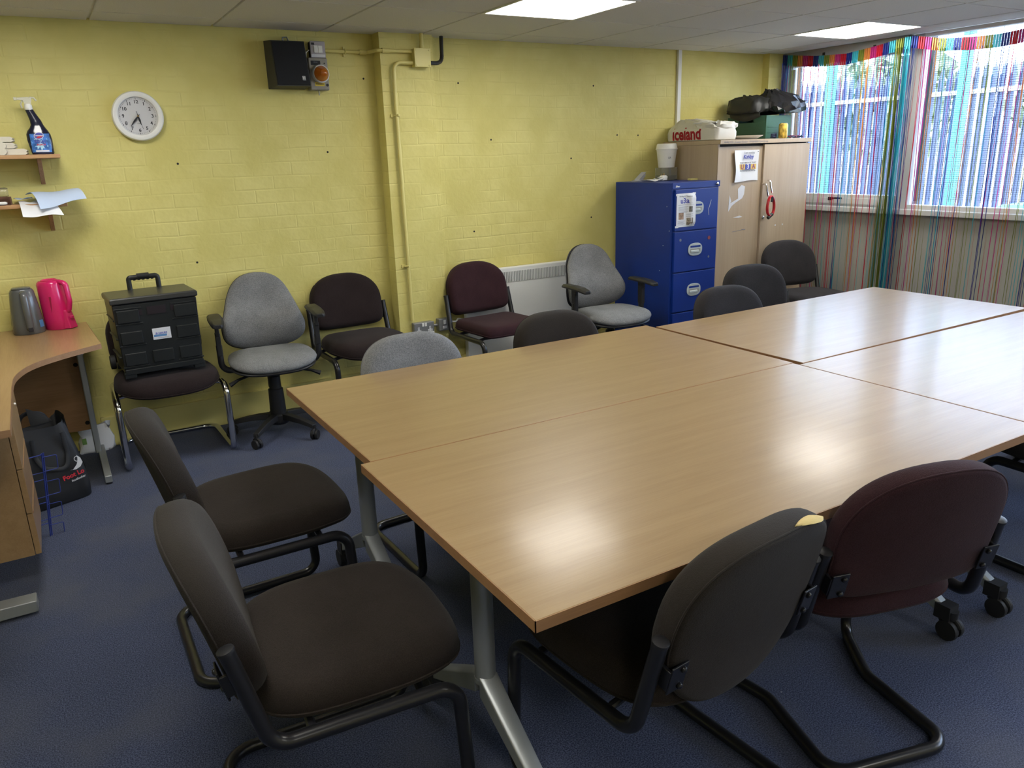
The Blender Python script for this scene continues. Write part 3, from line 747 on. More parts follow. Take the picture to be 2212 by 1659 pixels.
# ------------------------------------------------------------------ swivel chairs
def swivel_chair(label, ah=0.0):
    t = thing('swivel_chair', label, 'office chair', (0, 0, 0), 0, G2)
    po = outline('seat', .245, .45)
    def fs(u, v, w): k = v / .45; return (u, -.20 + v, .460 + w - .022 * max(0, (k - .7) / .3) ** 2 - .02 * (1 - k) * 0 + .12 * u * u)
    s = obj('seat', pad(po, .062, .014, 0, fs), M['grey'], t, 60)
    obj('seat_pan', pad([(u * .97, .225 + (v - .225) * .97) for u, v in po], .040, 0, .006, lambda u, v, w: (u, -.20 + v, .428 + w - .012 * max(0, (v / .45 - .7) / .3) ** 2 + .10 * u * u)), M['black_plastic'], t, 50)
    pb = outline('egg', .235, .450)
    def fk(u, v, w): 
        bow = .75 * u * u + .05 * math.sin(math.pi * min(1, v / .3)); q = v
        return (u, -.225 - .20 * q + w + bow, .468 + .98 * q + .2 * w)
    b = obj('backrest', pad(pb, .056, .008, 0, fk), M['grey'], t, 60)
    obj('back_shell', pad([(u * 1.012, .2275 + (v - .2275) * 1.012) for u, v in pb], .020, 0, .008, lambda u, v, w: fk(u, v, w - .030)), M['black_plastic'], t, 60)
    obj('back_stem', MB().tube(fillet([(0, .0, .405), (0, -.25, .405), (0, -.285, .50), (0, -.315, .66)], .05, 6), .022, 10, ry=.45, up=(1, 0, 0)), M['black_plastic'], t)
    obj('gas_column', MB().lathe([(.047, .10), (.042, .27), (.034, .275), (.033, .345), (.022, .350), (.022, .41)], 22), M['black_plastic'], t, 40)
    bs = MB(); bs.lathe([(.05, .06), (.062, .075), (.060, .115), (.05, .125)], 22)
    for k in range(5):
        a = R(90 + 36 + 72 * k); d = Vector((math.cos(a), math.sin(a), 0)); e = Vector((-d.y, d.x, 0)); rg = []
        for f in (0, .3, .6, .85, 1.0):
            p = d * (.04 + .235 * f) + Vector((0, 0, .108 - .030 * f * f)); w_ = .026 - .008 * f; h_ = .017 - .006 * f
            rg.append([p - e * w_ - Vector((0, 0, h_)), p + e * w_ - Vector((0, 0, h_)), p + e * w_ * .8 + Vector((0, 0, h_)), p - e * w_ * .8 + Vector((0, 0, h_))])
        bs.loft(rg)
    obj('star_base', bs, M['black_plastic'], t, 30, .003)
    for k in range(5):
        a = R(90 + 36 + 72 * k); d = Vector((math.cos(a), math.sin(a), 0)) * .272; a2 = a + .6 * (k - 2)
        c = MB(); f = basis((d.x, d.y, .028), (math.cos(a2), math.sin(a2), 0), (0, 0, 1))
        for s_ in (-1, 1): c.lathe([(.010, -.008), (.026, -.008), (.028, 0), (.026, .008), (.010, .008)], 18, f @ Matrix.Translation((0, 0, .012 * s_)))
        c.tube([f @ Vector((.028 * math.sin(q), .004 + .030 * math.cos(q), 0)) for q in [R(-80 + 16 * j) for j in range(11)]], .007, 8)
        c.lathe([(.011, .04), (.011, .085)], 10, Matrix.Translation((d.x, d.y, 0)))
        obj('castor', c, M['rubber'], t, 40)
    for s_ in (-1, 1):
        x = .272 * s_
        am = obj('armrest', MB().tube(fillet([(.10 * s_, -.02, .408), (x * .9, -.02, .408), (x, -.02, .44), (x, -.02, .560)], .05, 6), .017, 10, ry=1.35, up=(0, 1, 0))
                 .box((x, -.02, .565), (.026, .050, .13)).bb((x - .010, -.05, .61), (x + .010, .01, .655 + ah)), M['black_plastic'], t, 40, .004)
        pd = MB().loft([[(x + px * (.026 + .014 * kk), yy, .662 + ah + zz * .014 + dz) for px, zz in ((-1, -.6), (1, -.6), (1.05, .2), (.7, 1), (-.7, 1), (-1.05, .2))]
                        for yy, kk, dz in ((-.145, .0, -.004), (-.13, .7, 0), (-.03, 1, .001), (.07, .8, -.002), (.13, .3, -.010), (.145, -.5, -.014))])
        obj('arm_pad', pd, M['black_plastic'], am, 50, .004)
    for s_, q in ((1, .28), (-1, .26)):
        obj('lever', MB().tube([(.05 * s_, .02, .395), (.20 * s_, .08, .372), (.25 * s_, .09, .35)], [.006, .008, .014], 8), M['black_plastic'], t)
    obj('knob_post', MB().bb((-.016, -.20, .23), (.016, -.182, .41)), M['black_plastic'], t, 0, .003)
    return t
s1 = swivel_chair('grey swivel chair beside the chair with the black crate', .042); s1.location = (.985, 4.395, 0); s1.rotation_euler = (0, 0, R(174))
s2 = swivel_chair('grey swivel chair with armrests next to the blue filing cabinet'); s2.location = (3.232, 4.14, 0); s2.rotation_euler = (0, 0, R(176))
# ------------------------------------------------------------------ things on the yellow wall
V = Vector
def T(x, y, z): return Matrix.Translation((x, y, z))
# clock
ck = thing('wall_clock', 'round white wall clock with black numerals on the yellow wall', 'clock', (.524, WY, 1.787))
FC = FRONT(0, 0, 0)
obj('case', MB().lathe([(.118, .0), (.126, .012), (.1265, .030), (.121, .040), (.108, .043), (.098, .038), (.0945, .022), (.0945, 0), (.118, 0)], 56, FC, cap=False), M['white'], ck, 40)
M['dial'] = mat('clock_dial', (.60, .60, .62), .5)
dl = obj('dial', MB().lathe([(.0955, .014), (.0955, .024)], 48, FC), M['dial'], ck, 30)
tk = MB()
for k in range(60):
    a = R(6 * k); l = .0050 if k % 5 == 0 else .0030; w_ = .0014 if k % 5 == 0 else .0006
    tk.box((.088 * math.sin(a), .088 * math.cos(a), .0246), (w_ * 2, l * 1.6, .0006), FC @ Matrix.Rotation(0, 4, 'Z') if False else FC)
obj('minute_marks', tk, M['ink'], dl, 0)
for k in range(1, 13):
    a = R(30 * k); nm = text_mb(str(k), .0245, bold=.0004); place(nm, FC @ T(.0715 * math.sin(a), .0715 * math.cos(a), .0248)); obj('numeral', nm, M['ink'], dl, 0)
def hand(deg, L_, w_, z, tail=.012):
    a = R(deg); m_ = FC @ Matrix.Rotation(-a, 4, 'Z')
    return MB().prism([(-.001, -tail), (.001, -tail), (w_, L_ * .45), (.0008, L_), (-.0008, L_), (-w_, L_ * .45)], z, z + .0012, m_)
obj('hour_hand', hand(167, .046, .0052, .028), M['ink'], ck, 0)
obj('minute_hand', hand(220, .066, .0050, .030), M['ink'], ck, 0)
obj('second_hand', hand(166, .068, .0008, .032, .026), M['ink'], ck, 0)
obj('centre_cap', MB().lathe([(.0045, .026), (.0045, .034), (.002, .036)], 14, FC), M['brass'], ck)
obj('maker_mark', place(text_mb('QUARTZ', .0055), FC @ T(0, -.037, .0247)), M['ink_grey'], dl, 0)

# loudspeaker: wedge shaped box, hung on the wall
sp = thing('wall_speaker', 'black wedge-shaped loudspeaker hung high on the yellow wall', 'speaker', (1.333, WY, 2.06))
obj('cabinet', MB().add([(-.098, 0, .128), (.112, 0, .128), (-.085, -.095, .122), (.108, -.095, .122), (-.098, 0, -.128), (.112, 0, -.128), (-.085, -.150, -.122), (.108, -.150, -.122)],
    [(0, 1, 3, 2), (4, 6, 7, 5), (0, 2, 6, 4), (1, 5, 7, 3), (0, 4, 5, 1), (2, 3, 7, 6)]), mat('dark_speaker_case', (.045, .045, .04), .6), sp, 0, .003)
gm = basis((.0115, -.1235, 0), (1, 0, 0), (0, .055, .244))
obj('grille', MB().box((0, 0, .002), (.184, .238, .006), gm), mat('black_speaker_cloth', (.010, .011, .014), .85, bump=(700, .4)), sp, 0, .002)
lg = MB().box((.060, -.078, .006), (.016, .016, .001), gm); obj('badge', lg, M['tape'], sp, 0)
obj('badge_lettering', place(text_mb('TOA', .009, bold=.0003), gm @ T(.060, -.091, .0062)), M['tape'], sp, 0)
obj('badge_letter', MB().box((.060, -.080, .0068), (.0022, .010, .0006), gm).box((.060, -.0745, .0068), (.008, .0022, .0006), gm), M['ink'], sp, 0)
obj('hanging_hook', MB().tube([(.01, -.01, .125), (.01, -.012, .15), (.035, -.012, .152), (.045, -.008, .128)], .004, 8), M['metal_box'], sp)

# light switch box
sw = thing('switch_box', 'grey metal-clad double switch box above the amber warning lamp', 'switch', (1.532, WY, 2.148))
obj('back_box', MB().bb((-.044, -.040, -.044), (.044, 0, .044)), M['dark'], sw, 0, .008)
obj('face_plate', MB().bb((-.045, -.050, -.045), (.045, -.040, .045)), M['switch'], sw, 0, .006, seg=3)
for x in (-.013, .013): obj('rocker', MB().box((x, -.052, .002), (.025, .006, .040)), M['white'], sw, 0, .002)
obj('label_strip', MB().bb((-.042, -.0512, -.041), (.040, -.050, -.026)), M['tape'], sw, 0)
obj('badge', MB().bb((-.038, -.0512, .024), (-.020, -.050, .036)), M['ink'], sw, 0)
obj('loose_cable', MB().tube([(-.046, -.025, -.002), (-.072, -.045, -.02), (-.076, -.05, -.065), (-.080, -.03, -.085)], .003, 6), M['white'], sw)

# amber warning lamp
bc = thing('warning_beacon', 'grey warning lamp box with a round amber lens', 'warning lamp', (1.522, WY, 2.014))
obj('housing', MB().bb((-.056, -.062, -.088), (.056, 0, .088)), M['beacon'], bc, 0, .006)
obj('rating_plate', MB().bb((-.044, -.0632, .048), (.012, -.062, .072)), M['ink'], bc, 0)
obj('rating_lettering', place(text_mb('VISUAL', .008), FRONT(-.016, -.0634, .063)), M['ink_grey'], bc, 0)
obj('warning_label', MB().bb((-.030, -.0632, -.066), (.026, -.062, -.044)), mat('yellow_label', (.62, .46, .04), .6), bc, 0)
obj('warning_lettering', place(text_mb('WARNING', .010, bold=.0003), FRONT(-.002, -.0634, -.055)), M['ink'], bc, 0)
obj('bezel', MB().lathe([(.050, .062), (.050, .080), (.046, .086), (.040, .086)], 32, FRONT(0.005, 0, 0)), M['tape'], bc, 40)
ln = [(.042, .080)]
for k in range(7): ln += [(.0425 - .0035 * k, .090 + .0075 * k), (.0400 - .0035 * k, .0925 + .0075 * k)]
ln += [(.008, .146)]
obj('lens', MB().lathe(ln, 32, FRONT(0.005, 0, 0)), M['amber'], bc, 60)
obj('plug_hole', MB().lathe([(.008, .062), (.008, .064)], 16, FRONT(.043, 0, -.060)).lathe([(.004, .062), (.004, .064)], 12, FRONT(.036, 0, .058)), M['ink'], bc, 0)
obj('cable_tail', MB().tube([(-.002, -.03, -.088), (-.001, -.03, -.115)], .003, 8), M['metal_box'], bc)

# painted conduit run with its junction box
jb = thing('junction_box', 'square yellow-painted junction box at the top of the brick pier', 'junction box', (2.139, 4.65, 2.110))
obj('box', MB().bb((-.050, -.055, -.052), (.050, 0, .052)), M['yellow_paint'], jb, 0, .004)
obj('lid', MB().bb((-.054, -.062, -.054), (.054, -.055, .054)), M['yellow_paint'], jb, 0, .003)
for a in (-1, 1):
    for b in (-1, 1): obj('screw', MB().lathe([(.005, .062), (.005, .065)], 10, FRONT(.043 * a, 0, .043 * b)), M['yellow_paint'], jb)
cdt = thing('conduit', 'thin yellow-painted conduit running from the switch box across to the junction box', 'conduit', (1.578, WY, 2.146))
obj('pipe', MB().tube(fillet([(0, -.022, 0), (.27, -.022, 0), (.285, -.132, 0), (.507, -.132, 0)], .03, 5), .0105, 12), M['yellow_paint'], cdt)
obj('coupling', MB().tube([(.215, -.022, 0), (.26, -.022, 0)], .0145, 12).tube([(.315, -.132, 0), (.365, -.132, 0)], .0145, 12), M['yellow_paint'], cdt)
obj('saddle', MB().bb((.118, -.012, -.028), (.134, 0, .028)).tube([(.126, -.02, -.012), (.126, -.035, 0), (.126, -.02, .012)], .006, 8), M['yellow_paint'], cdt)
cd2 = thing('conduit', 'yellow-painted conduit dropping down the brick pier to the double socket', 'conduit', (1.958, 4.65, 0))
obj('pipe', MB().tube(fillet([(.127, -.030, 2.082), (.0, -.030, 2.082), (.0, -.022, 1.9), (.012, -.022, .500)], .05, 7), .0115, 12), M['yellow_paint'], cd2)
for z in (1.78, .86): obj('saddle', MB().bb((-.030, -.010, z - .009), (.036, 0, z + .009)).tube([(-.012, -.014, z), (.004, -.037, z), (.020, -.014, z)], .007, 8), M['yellow_paint'], cd2)
cd3 = thing('conduit', 'short yellow-painted conduit stub from the junction box up into the ceiling', 'conduit', (2.150, 4.65, 2.162))
obj('pipe', MB().tube([(0, -.03, 0), (0, -.03, .088)], .0125, 12).tube([(0, -.03, 0), (0, -.03, .02)], .0155, 12), M['yellow_paint'], cd3)
fx = thing('flexible_conduit', 'short black flexible conduit curling from the junction box up to the ceiling', 'conduit', (2.193, 4.65, 2.085))
pts = fillet([(0, -.03, 0), (.06, -.02, 0), (.115, .02, .02), (.122, .03, .163)], .06, 9)
obj('hose', MB().tube(pts, [.0125 if k % 2 else .0115 for k in range(len(pts))], 12), M['black_plastic'], fx)
tk_ = tag(obj('cable_trunking', MB().bb((4.338, WY - .022, 1.60), (4.372, WY, 2.25)), M['white'], None, 0, .002), 'white plastic cable trunking running up the wall above the carrier bag', 'trunking')

# sockets
def uk_socket(mb, x): return mb.bb((x - .017, -.052, -.024), (x + .017, -.0505, -.008)).bb((x - .006, -.052, -.010), (x + .006, -.0505, .012))
so = thing('double_socket', 'grey metal double wall socket at the foot of the brick pier', 'socket', (2.040, 4.65, .442))
obj('back_box', MB().bb((-.070, -.040, -.040), (.070, 0, .040)), M['metal_box'], so, 0, .006)
obj('face_plate', MB().bb((-.073, -.050, -.041), (.073, -.040, .041)), M['metal_box'], so, 0, .006, seg=3)
s_ = MB(); uk_socket(s_, -.041); uk_socket(s_, .041); obj('socket_inset', s_, M['tape'], so, 0)
h_ = MB()
for x in (-.041, .041):
    h_.bb((x - .002, -.0525, .001), (x + .002, -.052, .008))
    for q in (-.010, .010): h_.bb((x + q - .003, -.0525, -.018), (x + q + .003, -.052, -.0145))
obj('pin_holes', h_, M['ink'], so, 0)
for x in (-.010, .010): obj('rocker', MB().box((x, -.053, .026), (.014, .006, .022)), M['white'], so, 0, .001)
obj('label', MB().bb((.005, -.0515, -.040), (.070, -.0502, -.026)), M['paper'], so, 0)
fs_ = thing('fused_switch', 'grey metal fused switch beside the double socket', 'switch', (2.190, 4.65, .448))
obj('face_plate', MB().bb((-.042, -.050, -.041), (.042, 0, .041)), M['metal_box'], fs_, 0, .006, seg=3)
obj('rocker', MB().box((0, -.052, .018), (.018, .006, .028)), M['white'], fs_, 0, .002)
obj('fuse_carrier', MB().box((0, -.051, -.017), (.030, .004, .018)), M['tape'], fs_, 0, .001)
obj('link_pipe', MB().tube([(-.075, -.022, 0), (-.042, -.022, 0)], .009, 10), M['metal_box'], fs_)
obj('cable', MB().tube(fillet([(.040, -.022, .008), (.062, -.022, .008), (.10, -.022, .004), (.16, .07, .0), (.24, .085, -.02)], .03, 5), .0055, 8), M['white'], fs_)

# electric heater
ht = thing('wall_heater', 'white electric panel heater on the wall behind the maroon chair', 'heater', (2.94, WY, 0))
hb = MB(); hb.bb((-.53, -.062, .13), (.53, -.012, .765)); obj('casing', hb, M['heater'], ht, 0, .008)
obj('wall_bracket', MB().bb((-.4, -.014, .2), (-.3, 0, .7)).bb((.3, -.014, .2), (.4, 0, .7)), M['metal_box'], ht, 0)
obj('grille_recess', MB().bb((-.50, -.0632, .662), (.50, -.0622, .735)), M['metal_box'], ht, 0)
gr = MB(); x = -.497
while x < .50: gr.bb((x, -.0672, .662), (x + .0065, -.0632, .735)); x += .0135
obj('grille_slats', gr, M['heater'], ht, 0)

# ------------------------------------------------------------------ shelves and what lies on them
def shelf(label, x1, z, bx):
    t = thing('wall_shelf', label, 'shelf', (x1, WY, z), 0, 'pine shelves on the yellow wall')
    obj('board', MB().bb((-1.25, -.20, -.019), (0, 0, 0)), M['pine'], t, 0, .003)
    for q in (0, -.85):
        x = bx - x1 + q; br = MB()
        br.add([(x - .010, 0, -.019), (x + .010, 0, -.019), (x + .010, -.150, -.019), (x - .010, -.150, -.019), (x - .010, -.150, -.040), (x + .010, -.150, -.040), (x + .010, -.022, -.145), (x - .010, -.022, -.145), (x - .010, 0, -.145), (x + .010, 0, -.145)],
               [(0, 1, 2, 3), (3, 2, 5, 4), (4, 5, 6, 7), (7, 6, 9, 8), (8, 9, 1, 0), (1, 9, 6, 5, 2), (0, 3, 4, 7, 8)])
        obj('bracket', br, M['pine_v'], t, 0, .002)
    return t
shelf('upper pine wall shelf holding the spray bottle', .124, 1.602, .030)
shelf('lower pine wall shelf with blue papers hanging off its end', .115, 1.368, .032)

# spray bottle, flat sided with a bent neck
sb_ = thing('spray_bottle', 'dark blue spray bottle with a clear trigger on the upper shelf', 'bottle', (.055, 4.648, 1.6028))
M['bottle'] = mat('navy_gloss_plastic', (.012, .014, .035), .16, coat=.5)
prof = [(.0, .046, -.001), (.006, .049, 0), (.03, .051, -.002), (.07, .0545, -.004), (.095, .0525, -.006), (.112, .045, -.006), (.127, .034, -.004), (.140, .0275, -.004), (.160, .0245, -.007), (.185, .0205, -.016), (.205, .0185, -.023), (.212, .0175, -.025)]
rg = []
for z, a, x in prof:
    d = a * .52 if z < .11 else a * (.52 + .28 * (z - .11) / .1)
    rg.append([(x + a * math.copysign(abs(math.cos(q)) ** .8, math.cos(q)), d * math.copysign(abs(math.sin(q)) ** .8, math.sin(q)), z) for q in [2 * math.pi * k / 28 for k in range(28)]])
obj('bottle_body', MB().loft(rg), M['bottle'], sb_, 50)
def onbot(u, z, off=.0):          # point on the front face of the bottle
    for i in range(len(prof) - 1):
        if prof[i][0] <= z <= prof[i + 1][0]:
            f = (z - prof[i][0]) / (prof[i + 1][0] - prof[i][0]); a = prof[i][1] * (1 - f) + prof[i + 1][1] * f; x = prof[i][2] * (1 - f) + prof[i + 1][2] * f
    c = max(-.999, min(.999, (u - x) / a)); c_ = math.copysign(abs(c) ** 1.25, c)
    return V((u, -.52 * a * (1 - c_ * c_) ** .4 - off, z))
M['lab_blue'] = mat('blue_label', (.05, .17, .50), .35, vary=(45, .6)); M['lab_cyan'] = mat('pale_blue_burst', (.42, .70, .90), .35, vary=(60, .2))
lb = MB().grid(lambda a, b: onbot(-.045 + .084 * a, .010 + .088 * b, .0006), 14, 12); obj('label', lb, M['lab_blue'], sb_, 50)
st = MB(); ST = [(.040 if k % 2 else .019 + .006 * (k % 4)) * (1 + .15 * math.sin(k)) for k in range(28)]
cen = onbot(-.004, .058, .0010); ringp = [onbot(-.004 + ST[k] * .98 * math.cos(2 * math.pi * k / 28), .055 + ST[k] * .86 * math.sin(2 * math.pi * k / 28), .0010) for k in range(28)]
st.add([cen] + ringp, [(0, 1 + k, 1 + (k + 1) % 28) for k in range(28)]); obj('label_burst', st, M['lab_cyan'], sb_, 0)
def disc(u, z, a, b, off, tilt=0):
    mb = MB(); pp = []
    for k in range(28):
        q = 2 * math.pi * k / 28; x, y = a * math.cos(q), b * math.sin(q); pp.append(onbot(u + x * math.cos(tilt) - y * math.sin(tilt), z + x * math.sin(tilt) + y * math.cos(tilt), off))
    mb.add([onbot(u, z, off)] + pp, [(0, 1 + k, 1 + (k + 1) % 28) for k in range(28)]); return mb
obj('logo_ring', disc(-.006, .088, .0215, .0165, .0014, .25), M['paper'], sb_, 0)
obj('logo_oval', disc(-.006, .088, .0195, .0145, .0018, .25), M['ink_blue'], sb_, 0)
obj('logo_swoosh', disc(-.004, .0825, .013, .0045, .0021, .3), M['red'], sb_, 0)
def wrap(mb, off): mb.v = [onbot(p.x, p.y, off + p.z) for p in mb.v]; return mb
obj('logo_lettering', wrap(place(text_mb('Domestos', .0085, bold=.0002, shear=.2), T(-.006, .089, 0)), .0024), M['paper'], sb_, 0)
obj('label_lettering', wrap(place(text_mb('SPRAY', .0195, bold=.0006, sx=.92), T(-.003, .060, 0)), .0014), M['ink_blue'], sb_, 0)
obj('label_small_print', wrap(place(text_mb('BLEACH', .0105, bold=.0003), T(-.002, .046, 0)), .0014), M['red'], sb_, 0)
obj('label_band', MB().grid(lambda a, b: onbot(-.030 + .058 * a, .012 + .008 * b, .0012), 8, 2), M['paper'], sb_, 0)
M['clear'] = mat('frosted_plastic', (.80, .80, .74), .25, trans=.35, alpha=.75)
obj('collar', MB().lathe([(.0165, .210), (.0175, .214), (.0165, .232), (.012, .238)], 20, T(-.026, 0, 0)), M['white'], sb_, 40)
tg = MB().loft([[(x, y * s, z) for x, z in ((-.040, .236), (-.012, .236), (-.005, .262), (-.020, .270), (-.068, .266), (-.070, .256), (-.044, .254))] for y, s in ((-.010, 1), (.010, 1))])
tg.tube([(-.046, 0, .254), (-.056, 0, .236), (-.053, 0, .218)], .004, 8); tg.box((-.075, 0, .261), (.014, .013, .014)); tg.tube([(-.014, 0, .268), (.004, 0, .266), (.012, 0, .252)], .005, 8)
obj('trigger_head', tg, M['clear'], sb_, 30, .002)

def folded(label, x0, x1, y0, y1, z0, th, seed, rz=0):
    t = thing('folded_cloth', label, 'cloth', ((x0 + x1) / 2, (y0 + y1) / 2, z0), rz, 'folded cream cloths on the upper shelf')
    hx, hy = (x1 - x0) / 2, (y1 - y0) / 2; r = random.Random(seed); ph = r.uniform(0, 6)
    sec = fillet([(-hx, 0, 0), (hx - .012, 0, 0), (hx, 0, th * .25), (hx - .004, 0, th * .46), (hx - .009, 0, th * .5), (hx - .005, 0, th * .54), (hx + .002, 0, th * .75), (hx - .012, 0, th), (-hx, 0, th)], th * .2, 3, True)
    rings = [[(p.x + .004 * math.sin(40 * y + ph) * (p.x > 0), y, max(0.0, p.z + .0035 * math.sin(14 * p.x + 30 * y + ph) * (p.z > th * .7))) for p in sec] for y in [-hy + 2 * hy * k / 8 for k in range(9)]]
    obj('cloth_folds', MB().loft(rings), M['cream'], t, 50); return t
folded('flat folded cream cloth at the bottom of the pile on the upper shelf', -.62, -.008, 4.605, 4.745, 1.6028, .027, 1)
folded('tall folded cream cloth standing in front of the pile on the upper shelf', -.60, -.092, 4.566, 4.594, 1.6028, .058, 2)
folded('middle folded cream cloth in the pile on the upper shelf', -.60, -.052, 4.608, 4.742, 1.6335, .026, 3)
folded('topmost folded cream cloth in the pile on the upper shelf', -.60, -.058, 4.612, 4.738, 1.664, .024, 4)

def sheet(name, label, c, mt, sag, group=None, cat='paper', droop=5.0):
    """c: four corners back-left, back-right, front-right, front-left"""
    c = [V(p) for p in c]; o0 = c[0]
    def fn(a, b):
        k, f = c[0] * (1 - a) + c[1] * a, c[3] * (1 - a) + c[2] * a
        p = k * (1 - b) + f * b; p.z = k.z + (f.z - k.z) * b ** droop
        p = p - o0; p.z += sag * math.sin(math.pi * b) + .004 * math.sin(7 * a + 3 * b); return p
    o = obj(name, MB().grid(fn, 10, 12, .0012), mt, None, 60); o.location = o0
    return tag(o, label, cat, group)
sheet('paper_sheet', 'white paper sheet drooping over the front edge of the lower shelf', [(-.100, 4.72, 1.376), (-.02, 4.72, 1.376), (.090, 4.50, 1.312), (-.085, 4.49, 1.312)], M['paper'], .001)
sheet('paper_sheet', 'pale blue paper sheets fanned out past the end of the lower shelf', [(-.060, 4.73, 1.410), (.154, 4.72, 1.420), (.205, 4.575, 1.384), (-.006, 4.485, 1.344)], M['paper_blue'], .010)
sheet('paper_sheet', 'folded blue paper strip lying under the fanned sheets on the lower shelf', [(-.115, 4.735, 1.3915), (-.035, 4.735, 1.3925), (-.03, 4.66, 1.3945), (-.105, 4.63, 1.3935)], M['paper_blue'], .001)
M['clear_jar'] = mat('clear_jar_plastic', (.92, .92, .86), .06, trans=.92)
jr = thing('clear_jar', 'clear plastic jar lying on its side on the lower shelf', 'jar', (-.14, 4.70, 1.406))
obj('jar_body', MB().tube([(-.16, 0, .022), (.0, 0, .022), (.010, 0, .022)], [.022, .022, .019], 20), M['clear_jar'], jr, 40)
M['pen_green'] = mat('dark_green_pen', (.03, .12, .10), .4); M['pen_brown'] = mat('brown_pencil', (.20, .10, .07), .5)
for k, (lab, y, z, mt, mt2) in enumerate((('white and green pen at the front of the lower shelf', 4.585, 1.3775, 'pen_green', 'white'), ('brown pencil at the back of the bundle on the lower shelf', 4.655, 1.3775, 'pen_brown', 'pen_brown'), ('dark brown pencil in the middle of the bundle on the lower shelf', 4.622, 1.3775, 'pen_brown', 'ink'))):
    pn = thing('pen', lab, 'pen', (-.312, y, z), 0, 'pens on the lower shelf')
    obj('barrel', MB().tube([(0, 0, 0), (.13, .0, 0)], .0075, 10), M[mt], pn); obj('cap', MB().tube([(.13, 0, 0), (.165, 0, 0), (.172, 0, 0)], [.008, .008, .004], 10), M[mt2], pn)
tag(obj('storage_tray', MB().bb((-.33, 4.640 - .07, 1.3682), (-.125, 4.74, 1.3687)).bb((-.33, 4.738, 1.3687), (-.125, 4.742, 1.405)).bb((-.127, 4.64, 1.3687), (-.123, 4.742, 1.405)), M['pen_brown'], None, 0), 'shallow brown tray under the clear jar on the lower shelf', 'tray')

# ------------------------------------------------------------------ corner desk
dk = thing('corner_desk', 'curved beech corner desk against the yellow wall with a hanging drawer unit', 'desk', (-.55, 3.8, 0))
def dl_(p): return (p[0] + .55, p[1] - 3.8)
curve = fillet([(.131, 4.094, 0), (-.02, 3.985, 0), (-.165, 3.845, 0), (-.218, 3.65, 0), (-.221, 3.45, 0), (-.213, 2.866, 0)], [0, .5, .5, .6, .3, 0], 5)
poly = [dl_((.100, 4.752)), dl_((.131, 4.11))] + [dl_((p.x, p.y)) for p in curve] + [dl_((-1.05, 2.866)), dl_((-1.05, 4.752))]
obj('desktop', MB().prism([(x * .999, y * .999) for x, y in poly], .7005, .725), M['desk'], dk, 0, .001)
eb = MB(); n_ = len(poly)
eb.tube([(x, y, .7125) for x, y in poly], .0123, 8, True); 
eb2 = MB()
for i in range(n_):
    a, b = V((*poly[i], 0)), V((*poly[(i + 1) % n_], 0)); nn = (b - a).cross(V((0, 0, 1))).normalized() * .0012; nn = -nn if nn.dot((a + b) / 2) < 0 else nn
    eb2.add([a + nn + V((0, 0, .7)), b + nn + V((0, 0, .7)), b + nn + V((0, 0, .7247)), a + nn + V((0, 0, .7247)), a + V((0, 0, .7)), b + V((0, 0, .7)), b + V((0, 0, .7247)), a + V((0, 0, .7247))], [(0, 1, 2, 3), (7, 6, 5, 4), (0, 4, 5, 1), (3, 2, 6, 7), (1, 5, 6, 2), (0, 3, 7, 4)])
obj('edge_band', eb2, M['desk_edge'], dk, 0)
mp_ = obj('modesty_panel', MB().bb((-.50, .775, .170), (.596, .793, .70)), M['desk_panel'], dk, 0, .001)
for x, z in ((.560, .535), (.562, .21)): obj('cable_hole', MB().lathe([(.011, 0), (.011, .002)], 14, FRONT(x, .775, z)), M['dark'], mp_, 0)
l1 = obj('leg', MB().box((.588, .735, .37), (.030, .065, .64)).bb((.573, .42, .655), (.603, .86, .70)), M['silver'], dk, 0, .006)
obj('foot', MB().loft([[(.572, y, .008), (.606, y, .008), (.606, y, z), (.572, y, z)] for y, z in ((.82, .06), (.70, .06), (.33, .045))], T(.015, 0, 0)), M['silver'], l1, 0, .004)
obj('glide', MB().lathe([(.014, 0), (.014, .010)], 12, T(.604, .345, 0)).lathe([(.014, 0), (.014, .010)], 12, T(.604, .80, 0)), M['rubber'], l1)
l2 = obj('leg', MB().box((-.12, -.79, .37), (.065, .03, .64)), M['silver'], dk, 0, .006)
obj('foot', MB().loft([[(x, -.832, .010), (x, -.752, .010), (x, -.757, z), (x, -.827, z)] for x, z in ((-.45, .06), (-.1, .06), (.292, .052))]), M['silver'], l2, 0, .004)
obj('glide', MB().lathe([(.016, 0), (.016, .012)], 12, T(.255, -.79, 0)).lathe([(.016, 0), (.016, .012)], 12, T(-.40, -.79, 0)), M['rubber'], l2)
pd = obj('drawer_unit', MB().bb((-.35, -.632, .140), (.305, -.22, .70)), M['desk'], dk, 0, .001)
for z0, z1 in ((.486, .698), (.310, .482), (.142, .306)):
    dr = obj('drawer', MB().bb((.307, -.632, z0), (.326, -.22, z1)), M['desk'], pd, 0, .0015)
    obj('grip_edge', MB().bb((.326, -.60, z1 - .012), (.3275, -.25, z1 - .002)), M['desk_edge'], dr, 0)
obj('lock', MB().lathe([(.009, 0), (.009, .004)], 14, basis((.326, -.28, .64), (0, 1, 0), (0, 0, 1))), M['chrome'], pd)

